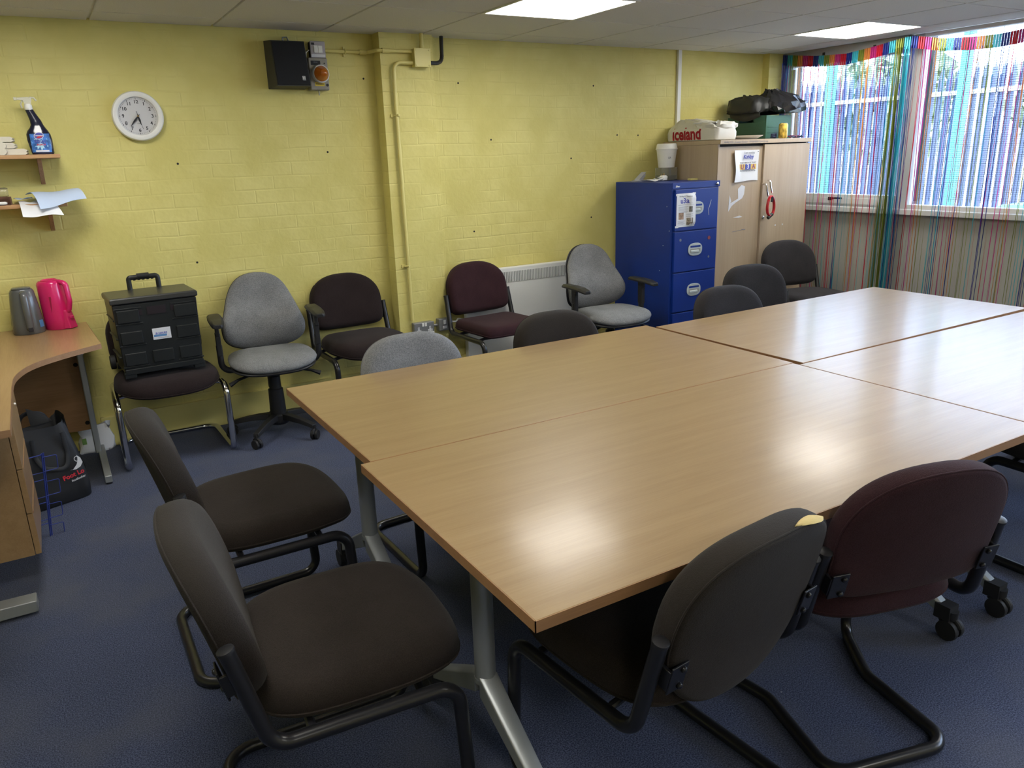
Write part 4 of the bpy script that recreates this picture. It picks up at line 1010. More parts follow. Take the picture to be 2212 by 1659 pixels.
# jugs on the desk
def kettle(name, label, mt, loc, rz, prof, group, kind):
    t = thing(name, label, 'jug', loc, rz, group)
    n_ = 28; rg = []
    for z, rx, ry, x in prof:
        rg.append([(x + rx * math.copysign(abs(math.cos(a)) ** .85, math.cos(a)), ry * math.copysign(abs(math.sin(a)) ** .85, math.sin(a)), z) for a in [2 * math.pi * k / n_ for k in range(n_)]])
    obj('jug_body', MB().loft(rg), mt, t, 50)
    return t
GK = 'plastic kettles on the desk'
k1 = kettle('jug_kettle', 'grey plastic jug kettle standing on the desk corner', M['kettle_grey'], (-.163, 4.635, .7256), R(-84),
    [(0, .074, .072, 0), (.006, .077, .075, 0), (.05, .074, .073, 0), (.11, .066, .067, 0), (.17, .058, .060, 0), (.212, .054, .055, 0), (.224, .046, .048, 0)], GK, 0)
obj('lid', MB().lathe([(.043, .224), (.044, .230), (.038, .234), (.0, .235)], 28), M['kettle_grey'], k1, 40)
obj('handle', MB().tube(fillet([(.046, 0, .212), (.088, 0, .208), (.100, 0, .10), (.098, 0, .035), (.074, 0, .028)], .03, 6), .011, 10, ry=1.5, up=(0, 1, 0)), M['kettle_grey'], k1, 50)
obj('switch', MB().box((.097, 0, .030), (.024, .022, .022)), M['ink'], k1, 0, .003)
obj('energy_label', MB().grid(lambda a, b: ((.0775 - .06 * (.03 + .036 * b)) * math.cos(.62 + .42 * a) ** .85, (.0765 - .05 * (.03 + .036 * b)) * math.sin(.62 + .42 * a) ** .85, .030 + .036 * b), 5, 2), mat('blue_sticker', (.08, .24, .52), .5), k1, 0)
k2 = kettle('jug_kettle', 'bright pink plastic jug kettle beside the grey one', M['pink'], (-.026, 4.655, .7256), R(-40),
    [(0, .060, .054, 0), (.005, .063, .057, 0), (.06, .064, .058, 0), (.15, .064, .058, -.004), (.232, .062, .057, -.008), (.245, .058, .053, -.008), (.252, .050, .046, -.008)], GK, 1)
obj('lid', MB().lathe([(.038, .250), (.040, .255), (.034, .258), (.030, .254), (.0, .254)], 28, T(-.010, 0, 0)), M['pink'], k2, 40)
obj('handle', MB().tube(fillet([(.040, 0, .246), (.082, 0, .240), (.088, 0, .14), (.074, 0, .095), (.060, 0, .088)], .035, 6), .0115, 10, ry=1.35, up=(0, 1, 0)), M['pink'], k2, 50)
obj('base_block', MB().loft([[(.030, -.034, .002), (.088, -.028, .002), (.088, .028, .002), (.030, .034, .002)], [(.030, -.030, .098), (.070, -.022, .098), (.070, .022, .098), (.030, .030, .098)]]), M['pink'], k2, 0, .005)
obj('switch', MB().box((.084, 0, .060), (.010, .022, .014)), M['pink'], k2, 0, .003)
obj('water_gauge', MB().grid(lambda a, b: (.0655 * math.cos(-1.25 + .16 * a) - .003, .0595 * math.sin(-1.25 + .16 * a), .045 + .13 * b), 3, 2), mat('dark_pink_window', (.34, .01, .06), .2), k2, 0)

# ------------------------------------------------------------------ under the desk
bagm = Matrix.Rotation(R(24), 4, 'Z')
bg_ = thing('tote_bag', 'black shop tote bag with red lettering slumped under the desk', 'bag', (-.185, 4.06, 0), R(20))
rr = random.Random(3); rg = []
for k, (z, w_, d, x, y) in enumerate(((.0, .145, .075, 0, 0), (.008, .150, .080, 0, 0), (.07, .152, .078, 0, 0), (.15, .145, .070, .0, .0), (.24, .135, .062, -.006, .01), (.32, .128, .052, -.010, .018), (.385, .122, .040, -.012, .024))):
    ring = []
    for j in range(40):
        a = 2 * math.pi * j / 40; e = .38
        u = w_ * math.copysign(abs(math.cos(a)) ** e, math.cos(a)); v = d * math.copysign(abs(math.sin(a)) ** e, math.sin(a))
        cr_ = .007 * math.sin(5 * a + z * 30) * (z > .01) + .006 * math.sin(11 * a - z * 45) * (z > .01)
        ring.append((u + x, v + y + cr_, z + (.018 * math.sin(2 * a + .6) + .02 * math.cos(a) if z > .35 else 0)))
    rg.append(ring)
inner = [(p[0] * .975, (p[1] - .024) * .93 + .024, p[2] - .004) for p in rg[-1]]; inner2 = [(p[0] * .9, (p[1]) * .8, .16) for p in rg[-1]]
obj('bag_body', MB().loft(rg + [inner, inner2]), M['bag_black'], bg_, 60)
obj('flap', MB().grid(lambda a, b: (-.02 + .085 * a, .050 + .02 * b - .035 * a, .375 + .085 * b * (1 - a) ** .7 + .012 * a), 8, 6, .002), M['bag_black'], bg_, 60)
for s_, y in ((-1, -.052), (1, .085)):
    hp = fillet([(-.06, y, .34), (-.062, y - .008, .25), (-.045, y - .03, .20), (.055, y - .03, .165), (.075, y - .01, .24), (.07, y, .34)], .05, 6) if s_ < 0 else fillet([(-.06, y, .34), (-.05, y + .005, .44), (.05, y - .01, .42), (.07, y, .34)], .05, 6)
    obj('handle', MB().tube(hp, .010, 8, ry=.25, up=(0, 1, 0)), M['bag_black'], bg_, 60)
fmx = basis((.070, -.0885, .135), V((.97, -.05, .16)), (0, .08, 1))
obj('shop_lettering', place(text_mb('Foot Lo', .030, bold=.0010, sx=1.0), fmx @ T(0, 0, .004)), M['red'], bg_, 0)
obj('web_lettering', place(text_mb('footlocker', .015, bold=.0003), fmx @ T(.014, -.026, .004)), M['tape'], bg_, 0)
em = MB().prism([(.0, .022), (.012, .020), (.034, .036), (.044, .052), (.050, .070), (.047, .082), (.060, .060), (.062, .036), (.046, .020), (.024, .015)], .003, .0042, fmx @ T(-.005, .004, 0))
em.tube([fmx @ V((.038 + .010 * math.cos(q), .066 + .012 * math.sin(q), .004)) for q in [R(40 + 30 * k) for k in range(9)]], .0016, 6)
obj('shop_emblem', em, M['tape'], bg_, 0)
pb = thing('paper_bag', 'crumpled white paper bag on the floor behind the desk leg', 'paper bag', (.040, 4.700, 0))
rg = []
for z, w_, d in ((0.001, .075, .020), (.01, .082, .024), (.07, .080, .022), (.125, .078, .012), (.150, .076, .004)):
    rg.append([(w_ * math.copysign(abs(math.cos(a)) ** .5, math.cos(a)) + .015 * math.sin(3 * a + z * 40), d * math.copysign(abs(math.sin(a)) ** .5, math.sin(a)) + .006 * math.sin(5 * a + z * 60), z * (1 + .12 * math.cos(a))) for a in [2 * math.pi * k / 24 for k in range(24)]])
obj('bag_sheet', MB().loft(rg), M['paper'], pb, 20); obj('green_print', MB().box((-.060, -.0235, .075), (.022, .002, .035)), mat('green_print', (.20, .36, .10), .7), pb, 0)
wr = thing('wire_rack', 'blue wire letter rack standing on the floor by the drawer unit', 'rack', (-.213, 3.65, 0))
def wp(z): return .033 * z / .377          # the rack leans a little
for dx, dy in ((0, 0), (.006, .008)): obj('upright', MB().tube([(dx, dy, 0), (wp(.377) + dx, dy, .377)], .0028, 8), M['wire_blue'], wr)
obj('upright', MB().tube([(-.15, .0, 0), (-.12, 0, .36)], .0028, 8), M['wire_blue'], wr)
for z in (.372, .262, .158, .062):
    x = wp(z); d = .052
    tr_ = MB().tube(fillet([(x, 0, z - .012), (x + d, .012, z - .014), (x + d - .004, .012, z - .076), (x - .006, 0, z - .076)], .006, 4), .0020, 8)
    tr_.tube([(x, 0, z), (x - .145, -.03, z - .004)], .0022, 8); tr_.tube([(x - .006, 0, z - .078), (x - .15, -.02, z - .080)], .0018, 8)
    obj('tray', tr_, M['wire_blue'], wr)

# ------------------------------------------------------------------ folding crate on the chrome chair
fc = thing('folding_crate', 'black folding crate trolley standing on the chair with chrome legs', 'crate', (.408, 4.440, .4850), R(3)); fc.scale = (1, 1, 1.06)
M['crate'] = mat('black_crate_plastic', (.015, .017, .018), .34, vary=(7, .15)); M['crate_lid'] = mat('dark_grey_crate_lid', (.040, .040, .038), .35)
cw, cdp, chh = .198, .140, .385
bd_ = MB()
bd_.loft([[(-cw * s, -cdp * s, z), (cw * s, -cdp * s, z), (cw * s, cdp * s, z), (-cw * s, cdp * s, z)] for z, s in ((.020, .97), (.36, 1.02))])
obj('crate_body', bd_, M['crate'], fc, 0, .006)
def F(x, z, off=0): s = .97 + .05 * (z - .02) / .34; return V((x * s, -cdp * s - off, z))
pn = MB()
for z in (.060, .165, .270):
    for x in (-.135, .135) if z > .1 else (-.135, 0, .135):
        a, b = F(x - .052, z, .001), F(x + .052, z + .062, .007)
        pn.bb((a.x, b.y, a.z), (b.x, a.y + .004, b.z))
obj('raised_panels', pn, M['crate'], fc, 0, .004)
for z in (.055, .160, .265, .34):
    obj('rib', MB().bb((-cw * 1.0, F(0, z, .004).y, z - .004), (-.07, F(0, z, -.004).y, z + .002)), M['crate'], fc, 0, .002); obj('rib', MB().bb((.07, F(0, z, .004).y, z - .004), (cw * 1.0, F(0, z, -.004).y, z + .002)), M['crate'], fc, 0, .002)
for z in (.10, .19, .28): obj('rib', MB().bb((-cw * 1.02 - .004, -.12, z), (-cw * .96, .12, z + .006)), M['crate'], fc, 0, .002)
obj('hand_hole', MB().bb((-.045, F(0, .31, .003).y, .300), (.045, F(0, .31, -.002).y, .338)).bb((-.092, F(0, .31, .003).y, .302), (-.068, F(0, .31, -.002).y, .328)).bb((.068, F(0, .31, .003).y, .308), (.092, F(0, .31, -.002).y, .334)), mat('dark_purple_gap', (.010, .004, .007), .7), fc, 0)
lbm = FRONT(.008, F(0, .20, .0022).y, .200)
lb_ = obj('label', MB().box((0, 0, 0), (.088, .056, .0015), lbm), M['tape'], fc, 0, .001)
obj('label_band', MB().box((-.008, -.009, .001), (.062, .010, .0008), lbm), mat('label_blue_band', (.10, .24, .48), .5), lb_, 0)
obj('label_lettering', place(text_mb('JB LEISURE', .0115, bold=.0003, sx=1.05), lbm @ T(-.002, .002, .0011)), M['ink_blue'], lb_, 0)
obj('label_small_print', place(text_mb('www.jbleisureproducts.co.uk', .0046), lbm @ T(.006, -.021, .0011)), M['ink_grey'], lb_, 0)
obj('lid', MB().loft([[(-cw * s, -cdp * s2, z), (cw * s, -cdp * s2, z), (cw * s, cdp * s2, z), (-cw * s, cdp * s2, z)] for z, s, s2 in ((.362, 1.04, 1.05), (.368, 1.06, 1.07), (.385, 1.06, 1.07), (.392, 1.03, 1.03))]), M['crate_lid'], fc, 0, .004)
hd = MB(); hd.tube(fillet([(-.072, .12, .385), (-.072, .12, .452), (.072, .12, .452), (.072, .12, .385)], .012, 4), .013, 10, ry=.8, up=(0, 1, 0)); hd.tube([(-.03, .12, .456), (.03, .12, .456)], .015, 10)
for k in range(5): hd.lathe([(.006, -.006), (.006, .006)], 8, basis((-.044 + .022 * k, .12, .442), (0, 1, 0), (0, 0, 1)))
obj('pull_handle', hd, M['crate'], fc, 50)
for x in (-.17, .17):
    for a, b in ((-.148, -.110), (.11, .145)): obj('foot', MB().bb((x - .028, a, 0), (x + .028, b, .03)), M['crate'], fc, 0, .003)
obj('base_rail', MB().bb((-cw * .97, -.150, .018), (cw * .97, -.142, .045)), M['crate'], fc, 0, .003)
for x in (-.217,): obj('wheel', MB().lathe([(.034, -.012), (.036, 0), (.034, .012)], 22, basis((x, .11, .040), (0, 1, 0), (0, 0, 1))), M['rubber'], fc, 40)

# ------------------------------------------------------------------ filing cabinet
fl = thing('filing_cabinet', 'blue four-drawer metal filing cabinet with a poster taped to its top drawer', 'filing cabinet', (3.943, 4.40, 0))
x0, x1, y0, y1 = -.222, .222, -.31, .31
obj('carcass', MB().bb((x0, y0 + .006, .0), (x1, y1, 1.308)), M['blue_dk'], fl, 0, .004)
obj('top_rail', MB().bb((x0, y0 - .004, 1.268), (x1 + .002, y0 + .008, 1.309)), M['blue_dk'], fl, 0, .002)
obj('plinth', MB().bb((x0 + .002, y0, .0), (x1 - .002, y0 + .008, .105)), M['blue_dk'], fl, 0)
def oval_pts(a, b, n=32, e=2 / 2.6): return [(a * math.copysign(abs(math.cos(2 * math.pi * k / n)) ** e, math.cos(2 * math.pi * k / n)), b * math.copysign(abs(math.sin(2 * math.pi * k / n)) ** e, math.sin(2 * math.pi * k / n))) for k in range(n)]
for i in range(4):
    z1 = 1.262 - .288 * i; z0 = z1 - .280
    d = obj('drawer', MB().bb((x0 + .022, y0 - .012, z0), (x1 - .022, y0 + .006, z1)), M['blue_dk'], fl, 0, .003)
    fm = FRONT(-.005, y0 - .012, z0 + .150)
    hp = obj('handle', MB().prism(oval_pts(.066, .045), 0, .005, fm), M['grey_lt'], d, 30, .002)
    obj('card_slot', MB().bb((-.048, .014, .005), (.048, .027, .0058), 0, fm), M['blue_dk'], hp, 0)
    obj('finger_recess', MB().bb((-.048, -.020, .005), (.048, .004, .0058), 0, fm), M['beacon'], hp, 0)
    obj('grip_lip', MB().loft([[(-.044, -.024, .005), (.036, -.024, .005), (.036, -.020, .012), (-.044, -.020, .012)], [(-.044, -.004, .005), (.030, -.004, .005), (.030, -.008, .012), (-.044, -.008, .012)]], fm), M['grey_lt'], hp, 0, .001)
M['magnet'] = mat('round_sticker_residue', (.14, .16, .22), .4); M['rust'] = mat('rusty_sticker_mark', (.20, .05, .06), .8)
for x, z, r_, mt in ((-.145, .918, .010, 'magnet'), (.128, .915, .014, 'rust'), (.130, .780, .009, 'magnet')): obj('sticker', MB().lathe([(r_, 0), (r_, .0012)], 9, FRONT(x, y0 - .012, z)), M[mt], fl, 0)
for y, z in ((-.29, .985), (-.23, .88), (-.20, .70), (-.26, 1.15)): obj('paint_chip', MB().lathe([(.0035, 0), (.003, .001)], 7, LEFT(x0, y, z)), M['tape'], fl, 0)
obj('scratch', MB().tube([(.135, y0 - .0122, 1.18), (.120, y0 - .0122, 1.135), (.112, y0 - .0122, 1.12), (.118, y0 - .0122, 1.075)], .0016, 6), M['tape'], fl)
obj('lock', MB().lathe([(.011, 0), (.011, .008), (.008, .010)], 18, FRONT(x1 - .030, y0 - .004, 1.288)), M['chrome'], fl)
obj('maker_lettering', place(text_mb('Silver', .017, 'LEFT', bold=.0006, shear=.2), FRONT(x0 + .026, y0 - .0045, 1.284)), M['tape'], fl, 0)
def printed(name, label, cat, corner_fn, w_, h_, mt):
    t = thing(name, label, cat, corner_fn)
    return t
po_ = thing('poster', 'white poster reading u3a taped to the top drawer of the blue cabinet', 'poster', (3.832, 4.40 + y0 - .0135, 1.122))
PW, PH = .080, .114
def py(a, b): return -.0006 - .020 * max(0, min(1, (a - .52) / .22)) * max(0, min(1, 3.2 * math.sin(math.pi * b))) - .0005 * math.sin(9 * b)
obj('paper_sheet', MB().grid(lambda a, b: (-PW + 2 * PW * a, py(a, b), -PH + 2 * PH * b), 16, 14, .0005), M['paper'], po_, 60)
for x, z, w_ in ((-PW, PH - .008, .018), (PW - .002, PH - .003, .030), (-PW + .004, -PH + .004, .03), (PW - .010, -PH + .008, .034)): obj('tape', MB().box((x, -.0022, z), (w_, .0006, .014)), M['tape'], po_, 0)
def onp(mb, off=.0):
    mb.v = [V((p.x, py((p.x + PW) / (2 * PW), (p.y + PH) / (2 * PH)) - .0005 - off - p.z, p.y)) for p in mb.v]; return mb
obj('poster_title', onp(place(text_mb('u3a', .050, bold=.0010), T(-.010, .063, 0))), M['ink_blue'], po_, 0)
obj('poster_heading', onp(place(text_mb('Kirkby & District', .015), T(-.004, .094, 0))), M['ink_grey'], po_, 0)
tl = MB()
def line(x0_, x1_, z, h=.0018):
    m_ = max(1, int((x1_ - x0_) / .012))
    for q in range(m_):
        a, b = x0_ + (x1_ - x0_) * q / m_, x0_ + (x1_ - x0_) * (q + 1) / m_; tl.bb((a, z, 0), (b, z + h, .0003))
for k in range(6): line(-.062, .020 - .006 * (k % 2), .022 - .0075 * k)
for k in range(4): line(.004, .056 - .008 * (k % 2), -.026 - .006 * k)
for k in range(4): line(-.068, -.004 - .01 * (k % 2), -.074 - .008 * k)
line(-.066, .062, .036, .0012); line(.020, .050, .046)
obj('text_lines', onp(tl), M['ink_grey'], po_, 0)
def pic(x0_, x1_, z0, z1, nm):
    mb = MB().grid(lambda a, b: (x0_ + (x1_ - x0_) * a, z0 + (z1 - z0) * b, 0), 4, 3, .0003); return obj('photo_print', onp(mb, .0002), bpy.data.materials[nm], po_, 0)
mat('warm_photo_print', (.34, .22, .14), .5, vary=(60, .5)); mat('grey_photo_print', (.16, .15, .13), .5, vary=(70, .6)); mat('mixed_photo_print', (.24, .20, .15), .5, vary=(90, .7))
pic(-.060, -.014, -.062, -.016, 'warm_photo_print'); pic(.024, .050, -.012, .026, 'grey_photo_print'); pic(.010, .056, -.102, -.052, 'mixed_photo_print')

# on top of the filing cabinet
bn = thing('pedal_bin', 'small white lidded bin standing on a clear container', 'bin', (4.082, 4.56, 1.4005))
obj('bin_body', MB().lathe([(.058, 0), (.060, .004), (.075, .125), (.077, .130)], 28), M['white'], bn, 40)
obj('lid', MB().lathe([(.080, .128), (.082, .134), (.078, .140), (.074, .166), (.066, .172)], 28), M['white'], bn, 40)
obj('pen_mark', place(text_mb('UA', .022), FRONT(-.030, -.0665, .070)), M['ink_grey'], bn, 0)
gc = thing('clear_container', 'clear plastic container under the white bin on the filing cabinet', 'container', (4.082, 4.56, 1.309))
gp = oval_pts(.078, .055, 28, .4)
obj('container_body', MB().loft([[(x * s, y * s, z) for x, y in gp] for z, s in ((0, .96), (.002, 1), (.091, 1), (.091, .96), (.006, .95))], cap=True), M['glass'], gc, 30)
obj('contents', MB().loft([[(x * .93, y * .93, z) for x, y in gp] for z in (.007, .034)]), mat('dark_green_contents', (.05, .07, .05), .5), gc, 30)
obj('divider', MB().bb((-.014, -.045, .007), (.006, .045, .088)), M['beacon'], gc, 0)
pl_ = thing('mains_plug', 'white mains plug with its coiled lead on the filing cabinet', 'plug', (3.985, 4.48, 1.3095))
obj('plug_body', MB().loft([[(x * s, y * s, z) for x, y in oval_pts(.028, .026, 20)] for z, s in ((0.004, .9), (.012, 1), (.030, .95), (.038, .7))]), M['white'], pl_, 40)
obj('lead', MB().tube([(.03 * math.cos(.7 * k) + .004 * k - .06, .028 * math.sin(.7 * k) + .01, .006 + .002 * (k % 5) + .0009 * k) for k in range(22)], .0036, 8), M['white'], pl_, 60)
obj('pins', MB().box((.004, 0, .046), (.006, .004, .016)).box((-.010, .008, .044), (.004, .006, .014)), M['brass'], pl_, 0)
sheet('leaflet', 'white leaflet lying on the filing cabinet in front of the plug', [(3.78, 4.56, 1.318), (3.86, 4.52, 1.318), (3.90, 4.38, 1.3165), (3.81, 4.40, 1.3165)], M['paper'], .001, None, 'leaflet')
lf = thing('card_fan', 'fanned stack of grey cards on top of the filing cabinet', 'cards', (3.86, 4.60, 1.3105))
for k in range(5): obj('card', MB().box((.012 * k - .02, 0, .010 + .004 * k), (.085, .055, .0012), Matrix.Rotation(R(-10 - 7 * k), 4, 'Y')), mat('grey_card', (.42, .43, .48), .7) if k == 0 else bpy.data.materials['grey_card'], lf, 0)
obj('bottom_card', MB().bb((-.05, -.03, 0), (.05, .03, .006)), bpy.data.materials['grey_card'], lf, 0)
tag(obj('yellow_card', MB().bb((4.085, 4.30, 1.309), (4.155, 4.33, 1.322)), M['yellow_paint'], None, 0, .001), 'thin yellow pad lying at the right side of the filing cabinet top', 'pad')

# ------------------------------------------------------------------ wooden cupboard
cu_ = thing('wooden_cupboard', 'tall maple-effect cupboard with two sliding doors in the corner', 'cupboard', (4.69, 4.44, 0))
x0, x1, y0, y1 = -.478, .478, -.30, .30
obj('carcass', MB().bb((x0, y0 + .03, 0), (x0 + .022, y1, 1.553)).bb((x1 - .022, y0 + .03, 0), (x1, y1, 1.553)).bb((x0 + .022, y1 - .012, 0), (x1 - .022, y1, 1.553)).bb((x0 + .022, y0 + .05, .0), (x1 - .022, y1 - .012, .08)), M['maple'], cu_, 0, .001)
obj('top_board', MB().bb((x0 - .004, y0, 1.5535), (x1 + .004, y1, 1.583)), M['maple'], cu_, 0, .0015)
obj('door_track', MB().bb((x0 + .022, y0 + .03, 1.50), (x1 - .022, y0 + .10, 1.553)), M['dark'], cu_, 0)
d1 = obj('door', MB().bb((x0 + .002, y0 + .024, .02), (-.022, y0 + .042, 1.536)), M['maple'], cu_, 0, .001)
d2 = obj('door', MB().bb((-.020, y0 + .008, .02), (x1, y0 + .026, 1.545)), M['maple'], cu_, 0, .001)
for dx, dz in ((0, 0), (.040, .022)):
    obj('handle', MB().tube(fillet([(-.016 + dx, y0 - .002 + .014 * (dx == 0), 1.262 + dz), (-.020 + dx, y0 - .028, 1.258 + dz), (-.014 + dx, y0 - .030, 1.215 + dz), (.004 + dx, y0 - .030, 1.170 + dz)], .012, 5), .0065, 10), M['chrome'], d2 if dx else d1)
obj('lock', MB().lathe([(.012, 0), (.012, .008), (.009, .010)], 18, FRONT(-.002, y0 + .008, 1.012)), M['chrome'], d2)
for x, z in ((.145, .945), (.225, .945)): obj('sticky_pad', MB().box((x, y0 + .007, z), (.012, .002, .011)), M['tape'], d2, 0)
tp = MB()
fy = y0 + .0235
def scrap(pts): tp.prism(pts, .0, .0008, FRONT(0, fy, 0))
scrap([(-.352, 1.075), (-.345, 1.195), (-.325, 1.150), (-.335, 1.135), (-.255, 1.165), (-.262, 1.235), (-.225, 1.262), (-.190, 1.250), (-.195, 1.195), (-.215, 1.165), (-.275, 1.140), (-.318, 1.115)])
scrap([(-.300, 1.030), (-.230, 1.040), (-.200, 1.030), (-.240, 1.024)])
obj('paper_scrap', tp, M['tape'], d1, 0)
obj('scratch', MB().tube([(-.30, fy, .925), (-.24, fy - .0005, .930), (-.17, fy, .935)], .0015, 6).tube([(-.20, fy, .936), (-.165, fy, .934)], .0025, 6), M['ink_grey'], d1)
hw = text_mb('Kirkby U3A - Contact Number - 0743634504 Carol Group', .0185, 'LEFT', sx=1.0, shear=.15)
obj('handwriting', place(hw, FRONT(-.445, y0 - .0003, 1.566)), M['ink_grey'], cu_, 0)
notice = thing('poster', 'curling white notice reading Kirkby U3A on the cupboard door', 'poster', (4.69 - .192, 4.44 + y0 + .022, 1.398))
NW, NH = .128, .110
def nf(a, b): return (-NW + 2 * NW * a + .008 * math.sin(5 * b) * (a < .2), -.002 - .030 * max(0, .28 - a) ** 1 * 1.6 - .003 * math.sin(4 * b + 3 * a), -NH + 2 * NH * b - .005 * (1 - b) * math.sin(5 * a + 1))
obj('paper_sheet', MB().grid(nf, 16, 16, .0006), M['paper'], notice, 60)
qf = FRONT(.012, -.0075, 0)
obj('notice_heading', place(text_mb('Kirkby', .038, bold=.0008), qf @ T(.004, .062, 0)), M['ink_blue'], notice, 0)
obj('handwriting', place(text_mb('Last meeting', .021, shear=.2), qf @ T(.010, .091, 0)), M['ink_grey'], notice, 0)
obj('notice_line', place(text_mb('THE THIRD AGE TRUST', .016), qf @ T(.0, .020, 0)), M['ink'], notice, 0)
obj('notice_line', place(text_mb('The University of the Third Age', .0125), qf @ T(.0, -.036, 0)), M['ink_grey'], notice, 0)
for k, (ch, bgm, fgm) in enumerate((('U', 'gold', 'plum'), ('3', 'ink_blue', 'paper'), ('A', 'gold', 'plum'))):
    bx = obj('logo_block', MB().box((-.058 + .058 * k, -.008, 0), (.055, .038, .0012), qf), M[bgm], notice, 0)
    obj('logo_letter', place(text_mb(ch, .046, bold=.0012), qf @ T(-.058 + .058 * k, -.008, .0012)), M[fgm], bx, 0)
obj('drawing_pin', MB().lathe([(.004, 0), (.003, .004)], 10, FRONT(NW - .012, -.004, NH - .012)), M['metal_box'], notice)

# cable lock hanging on the cupboard handles
lk = thing('cable_lock', 'red bicycle cable lock hanging from the cupboard door handles', 'lock', (4.700, 4.087, 1.112))
cl = MB()
for q in (-.006, .006):
    cl.tube([(.036 * math.sin(a) * (1 - .18 * math.cos(a)), q - .002, .072 * math.cos(a) - .012 + .002 * q) for a in [2 * math.pi * k / 30 for k in range(30)]], .0062, 10, True)
M['red_cable'] = mat('red_cable_sleeve', (.50, .02, .03), .22, coat=.4)
obj('cable', cl, M['red_cable'], lk, 60)
obj('lock_body', MB().tube([(-.022, -.002, -.100), (.022, -.002, -.074)], .013, 12), M['black_plastic'], lk, 40)
obj('clip', MB().tube([(.004, -.010, .055), (.000, -.012, .03), (-.004, -.010, .018)], .008, 8), M['ink'], lk)

# on top of the cupboard
cv = thing('carrier_bag', 'white carrier bag with red shop lettering on the cupboard top', 'carrier bag', (4.335, 4.468, 1.5842))
def lump(rings, n, seed, rough):
    r = random.Random(seed); out = []
    fr = [(r.uniform(2, 9), r.uniform(0, 6), r.uniform(15, 60)) for _ in range(5)]
    for z, a, b, x, y, e in rings:
        ring = []
        for j in range(n):
            t_ = 2 * math.pi * j / n; d = sum(math.sin(f * t_ + p + z * q) for f, p, q in fr) / 5 * rough * (0 if z <= .002 else 1)
            ring.append((x + (a + d) * math.copysign(abs(math.cos(t_)) ** e, math.cos(t_)), y + (b + d) * math.copysign(abs(math.sin(t_)) ** e, math.sin(t_)), max(0, z + (d * .7 if z > .01 else 0))))
        out.append(ring)
    return out
def crumple(rings, n, seed, rough, k=5, soft=.001):
    r = random.Random(seed); out = []
    ph = [(r.randint(3, 13), r.uniform(0, 6), r.uniform(20, 80)) for _ in range(k)]
    for i, (z, a, b, x, y, e) in enumerate(rings):
        ring = []
        for j in range(n):
            t_ = 2 * math.pi * j / n
            d = sum((abs(math.sin(f * t_ * .5 + p + z * q)) - .5) for f, p, q in ph) / k * rough * 2 * min(1, max(0, z / soft))
            ring.append((x + (a + d) * math.copysign(abs(math.cos(t_)) ** e, math.cos(t_)), y + (b + d) * math.copysign(abs(math.sin(t_)) ** e, math.sin(t_)), max(0, z + d * .5)))
        out.append(ring)
    return out
obj('bag_body', MB().loft(crumple([(.0, .108, .252, 0, 0, .22), (.004, .114, .258, 0, 0, .22), (.03, .116, .261, 0, 0, .22), (.055, .115, .260, 0, 0, .24), (.080, .112, .256, 0, .0, .30), (.102, .100, .232, .004, .02, .42), (.122, .080, .18, .004, .05, .55), (.140, .055, .12, .002, .09, .6), (.154, .020, .05, -.01, .13, .8)], 64, 5, .028, 7, .16)), M['carrier'], cv, 40)
obj('bag_top_fold', MB().loft(crumple([(.062, .095, .085, .004, -.16, .5), (.080, .110, .100, .004, -.155, .5), (.100, .112, .104, .002, -.15, .5), (.118, .095, .09, 0, -.15, .6), (.128, .04, .04, 0, -.15, .7)], 52, 8, .030, 7)), M['carrier'], cv, 30)
obj('papers_inside', MB().bb((-.11, -.235, .118), (.06, -.02, .126), 0, Matrix.Rotation(R(4), 4, 'Z')), M['tape'], cv, 0)
from mathutils.bvhtree import BVHTree
bo = [c for c in cv.children if c.name.startswith('bag_body')][0]
tree = BVHTree.FromPolygons([v.co.copy() for v in bo.data.vertices], [list(p.vertices) for p in bo.data.polygons])
tx = text_mb('Iceland', .118, 'CENTER', bold=.0040, sx=.92)
bm = bmesh.new(); vs_ = [bm.verts.new(p) for p in tx.v]
for f in tx.f:
    try: bm.faces.new([vs_[i] for i in f])
    except ValueError: pass
bmesh.ops.triangulate(bm, faces=bm.faces[:]); bmesh.ops.subdivide_edges(bm, edges=[e for e in bm.edges if e.calc_length() > .012], cuts=2, use_grid_fill=False); bmesh.ops.triangulate(bm, faces=bm.faces[:])
lt = MB(); pts_ = []
for v in bm.verts:                       # printed on the creased side of the bag
    q = V((0, .032 - v.co.x, .047 + v.co.y)); hit = tree.ray_cast(V((-1, q.y, q.z)), V((1, 0, 0)))[0]
    pts_.append(((hit.x if hit else -.115) - .0022, q.y, q.z))
bm.verts.index_update(); lt.add(pts_, [[v.index for v in f.verts] for f in bm.faces]); bm.free()
obj('shop_lettering', lt, M['red'], cv, 0)
gcr = thing('green_crate', 'dark green plastic crate on the cupboard under the black bin bag', 'crate', (4.965, 4.485, 1.5835))
cx_, cy_ = .138, .196
cb_ = MB(); th = .008
cb_.bb((-cx_, -cy_, 0), (cx_, cy_, .006)); cb_.bb((-cx_, -cy_, .006), (cx_, -cy_ + th, .172)); cb_.bb((-cx_, cy_ - th, .006), (cx_, cy_, .172)); cb_.bb((cx_ - th, -cy_ + th, .006), (cx_, cy_ - th, .172))
cb_.bb((-cx_, -cy_ + th, .006), (-cx_ + th, cy_ - th, .125)); cb_.bb((-cx_, -cy_ + th, .125), (-cx_ + th, -.07, .172)); cb_.bb((-cx_, .08, .125), (-cx_ + th, cy_ - th, .172))
obj('crate_walls', cb_, M['green_dk'], gcr, 0, .002)
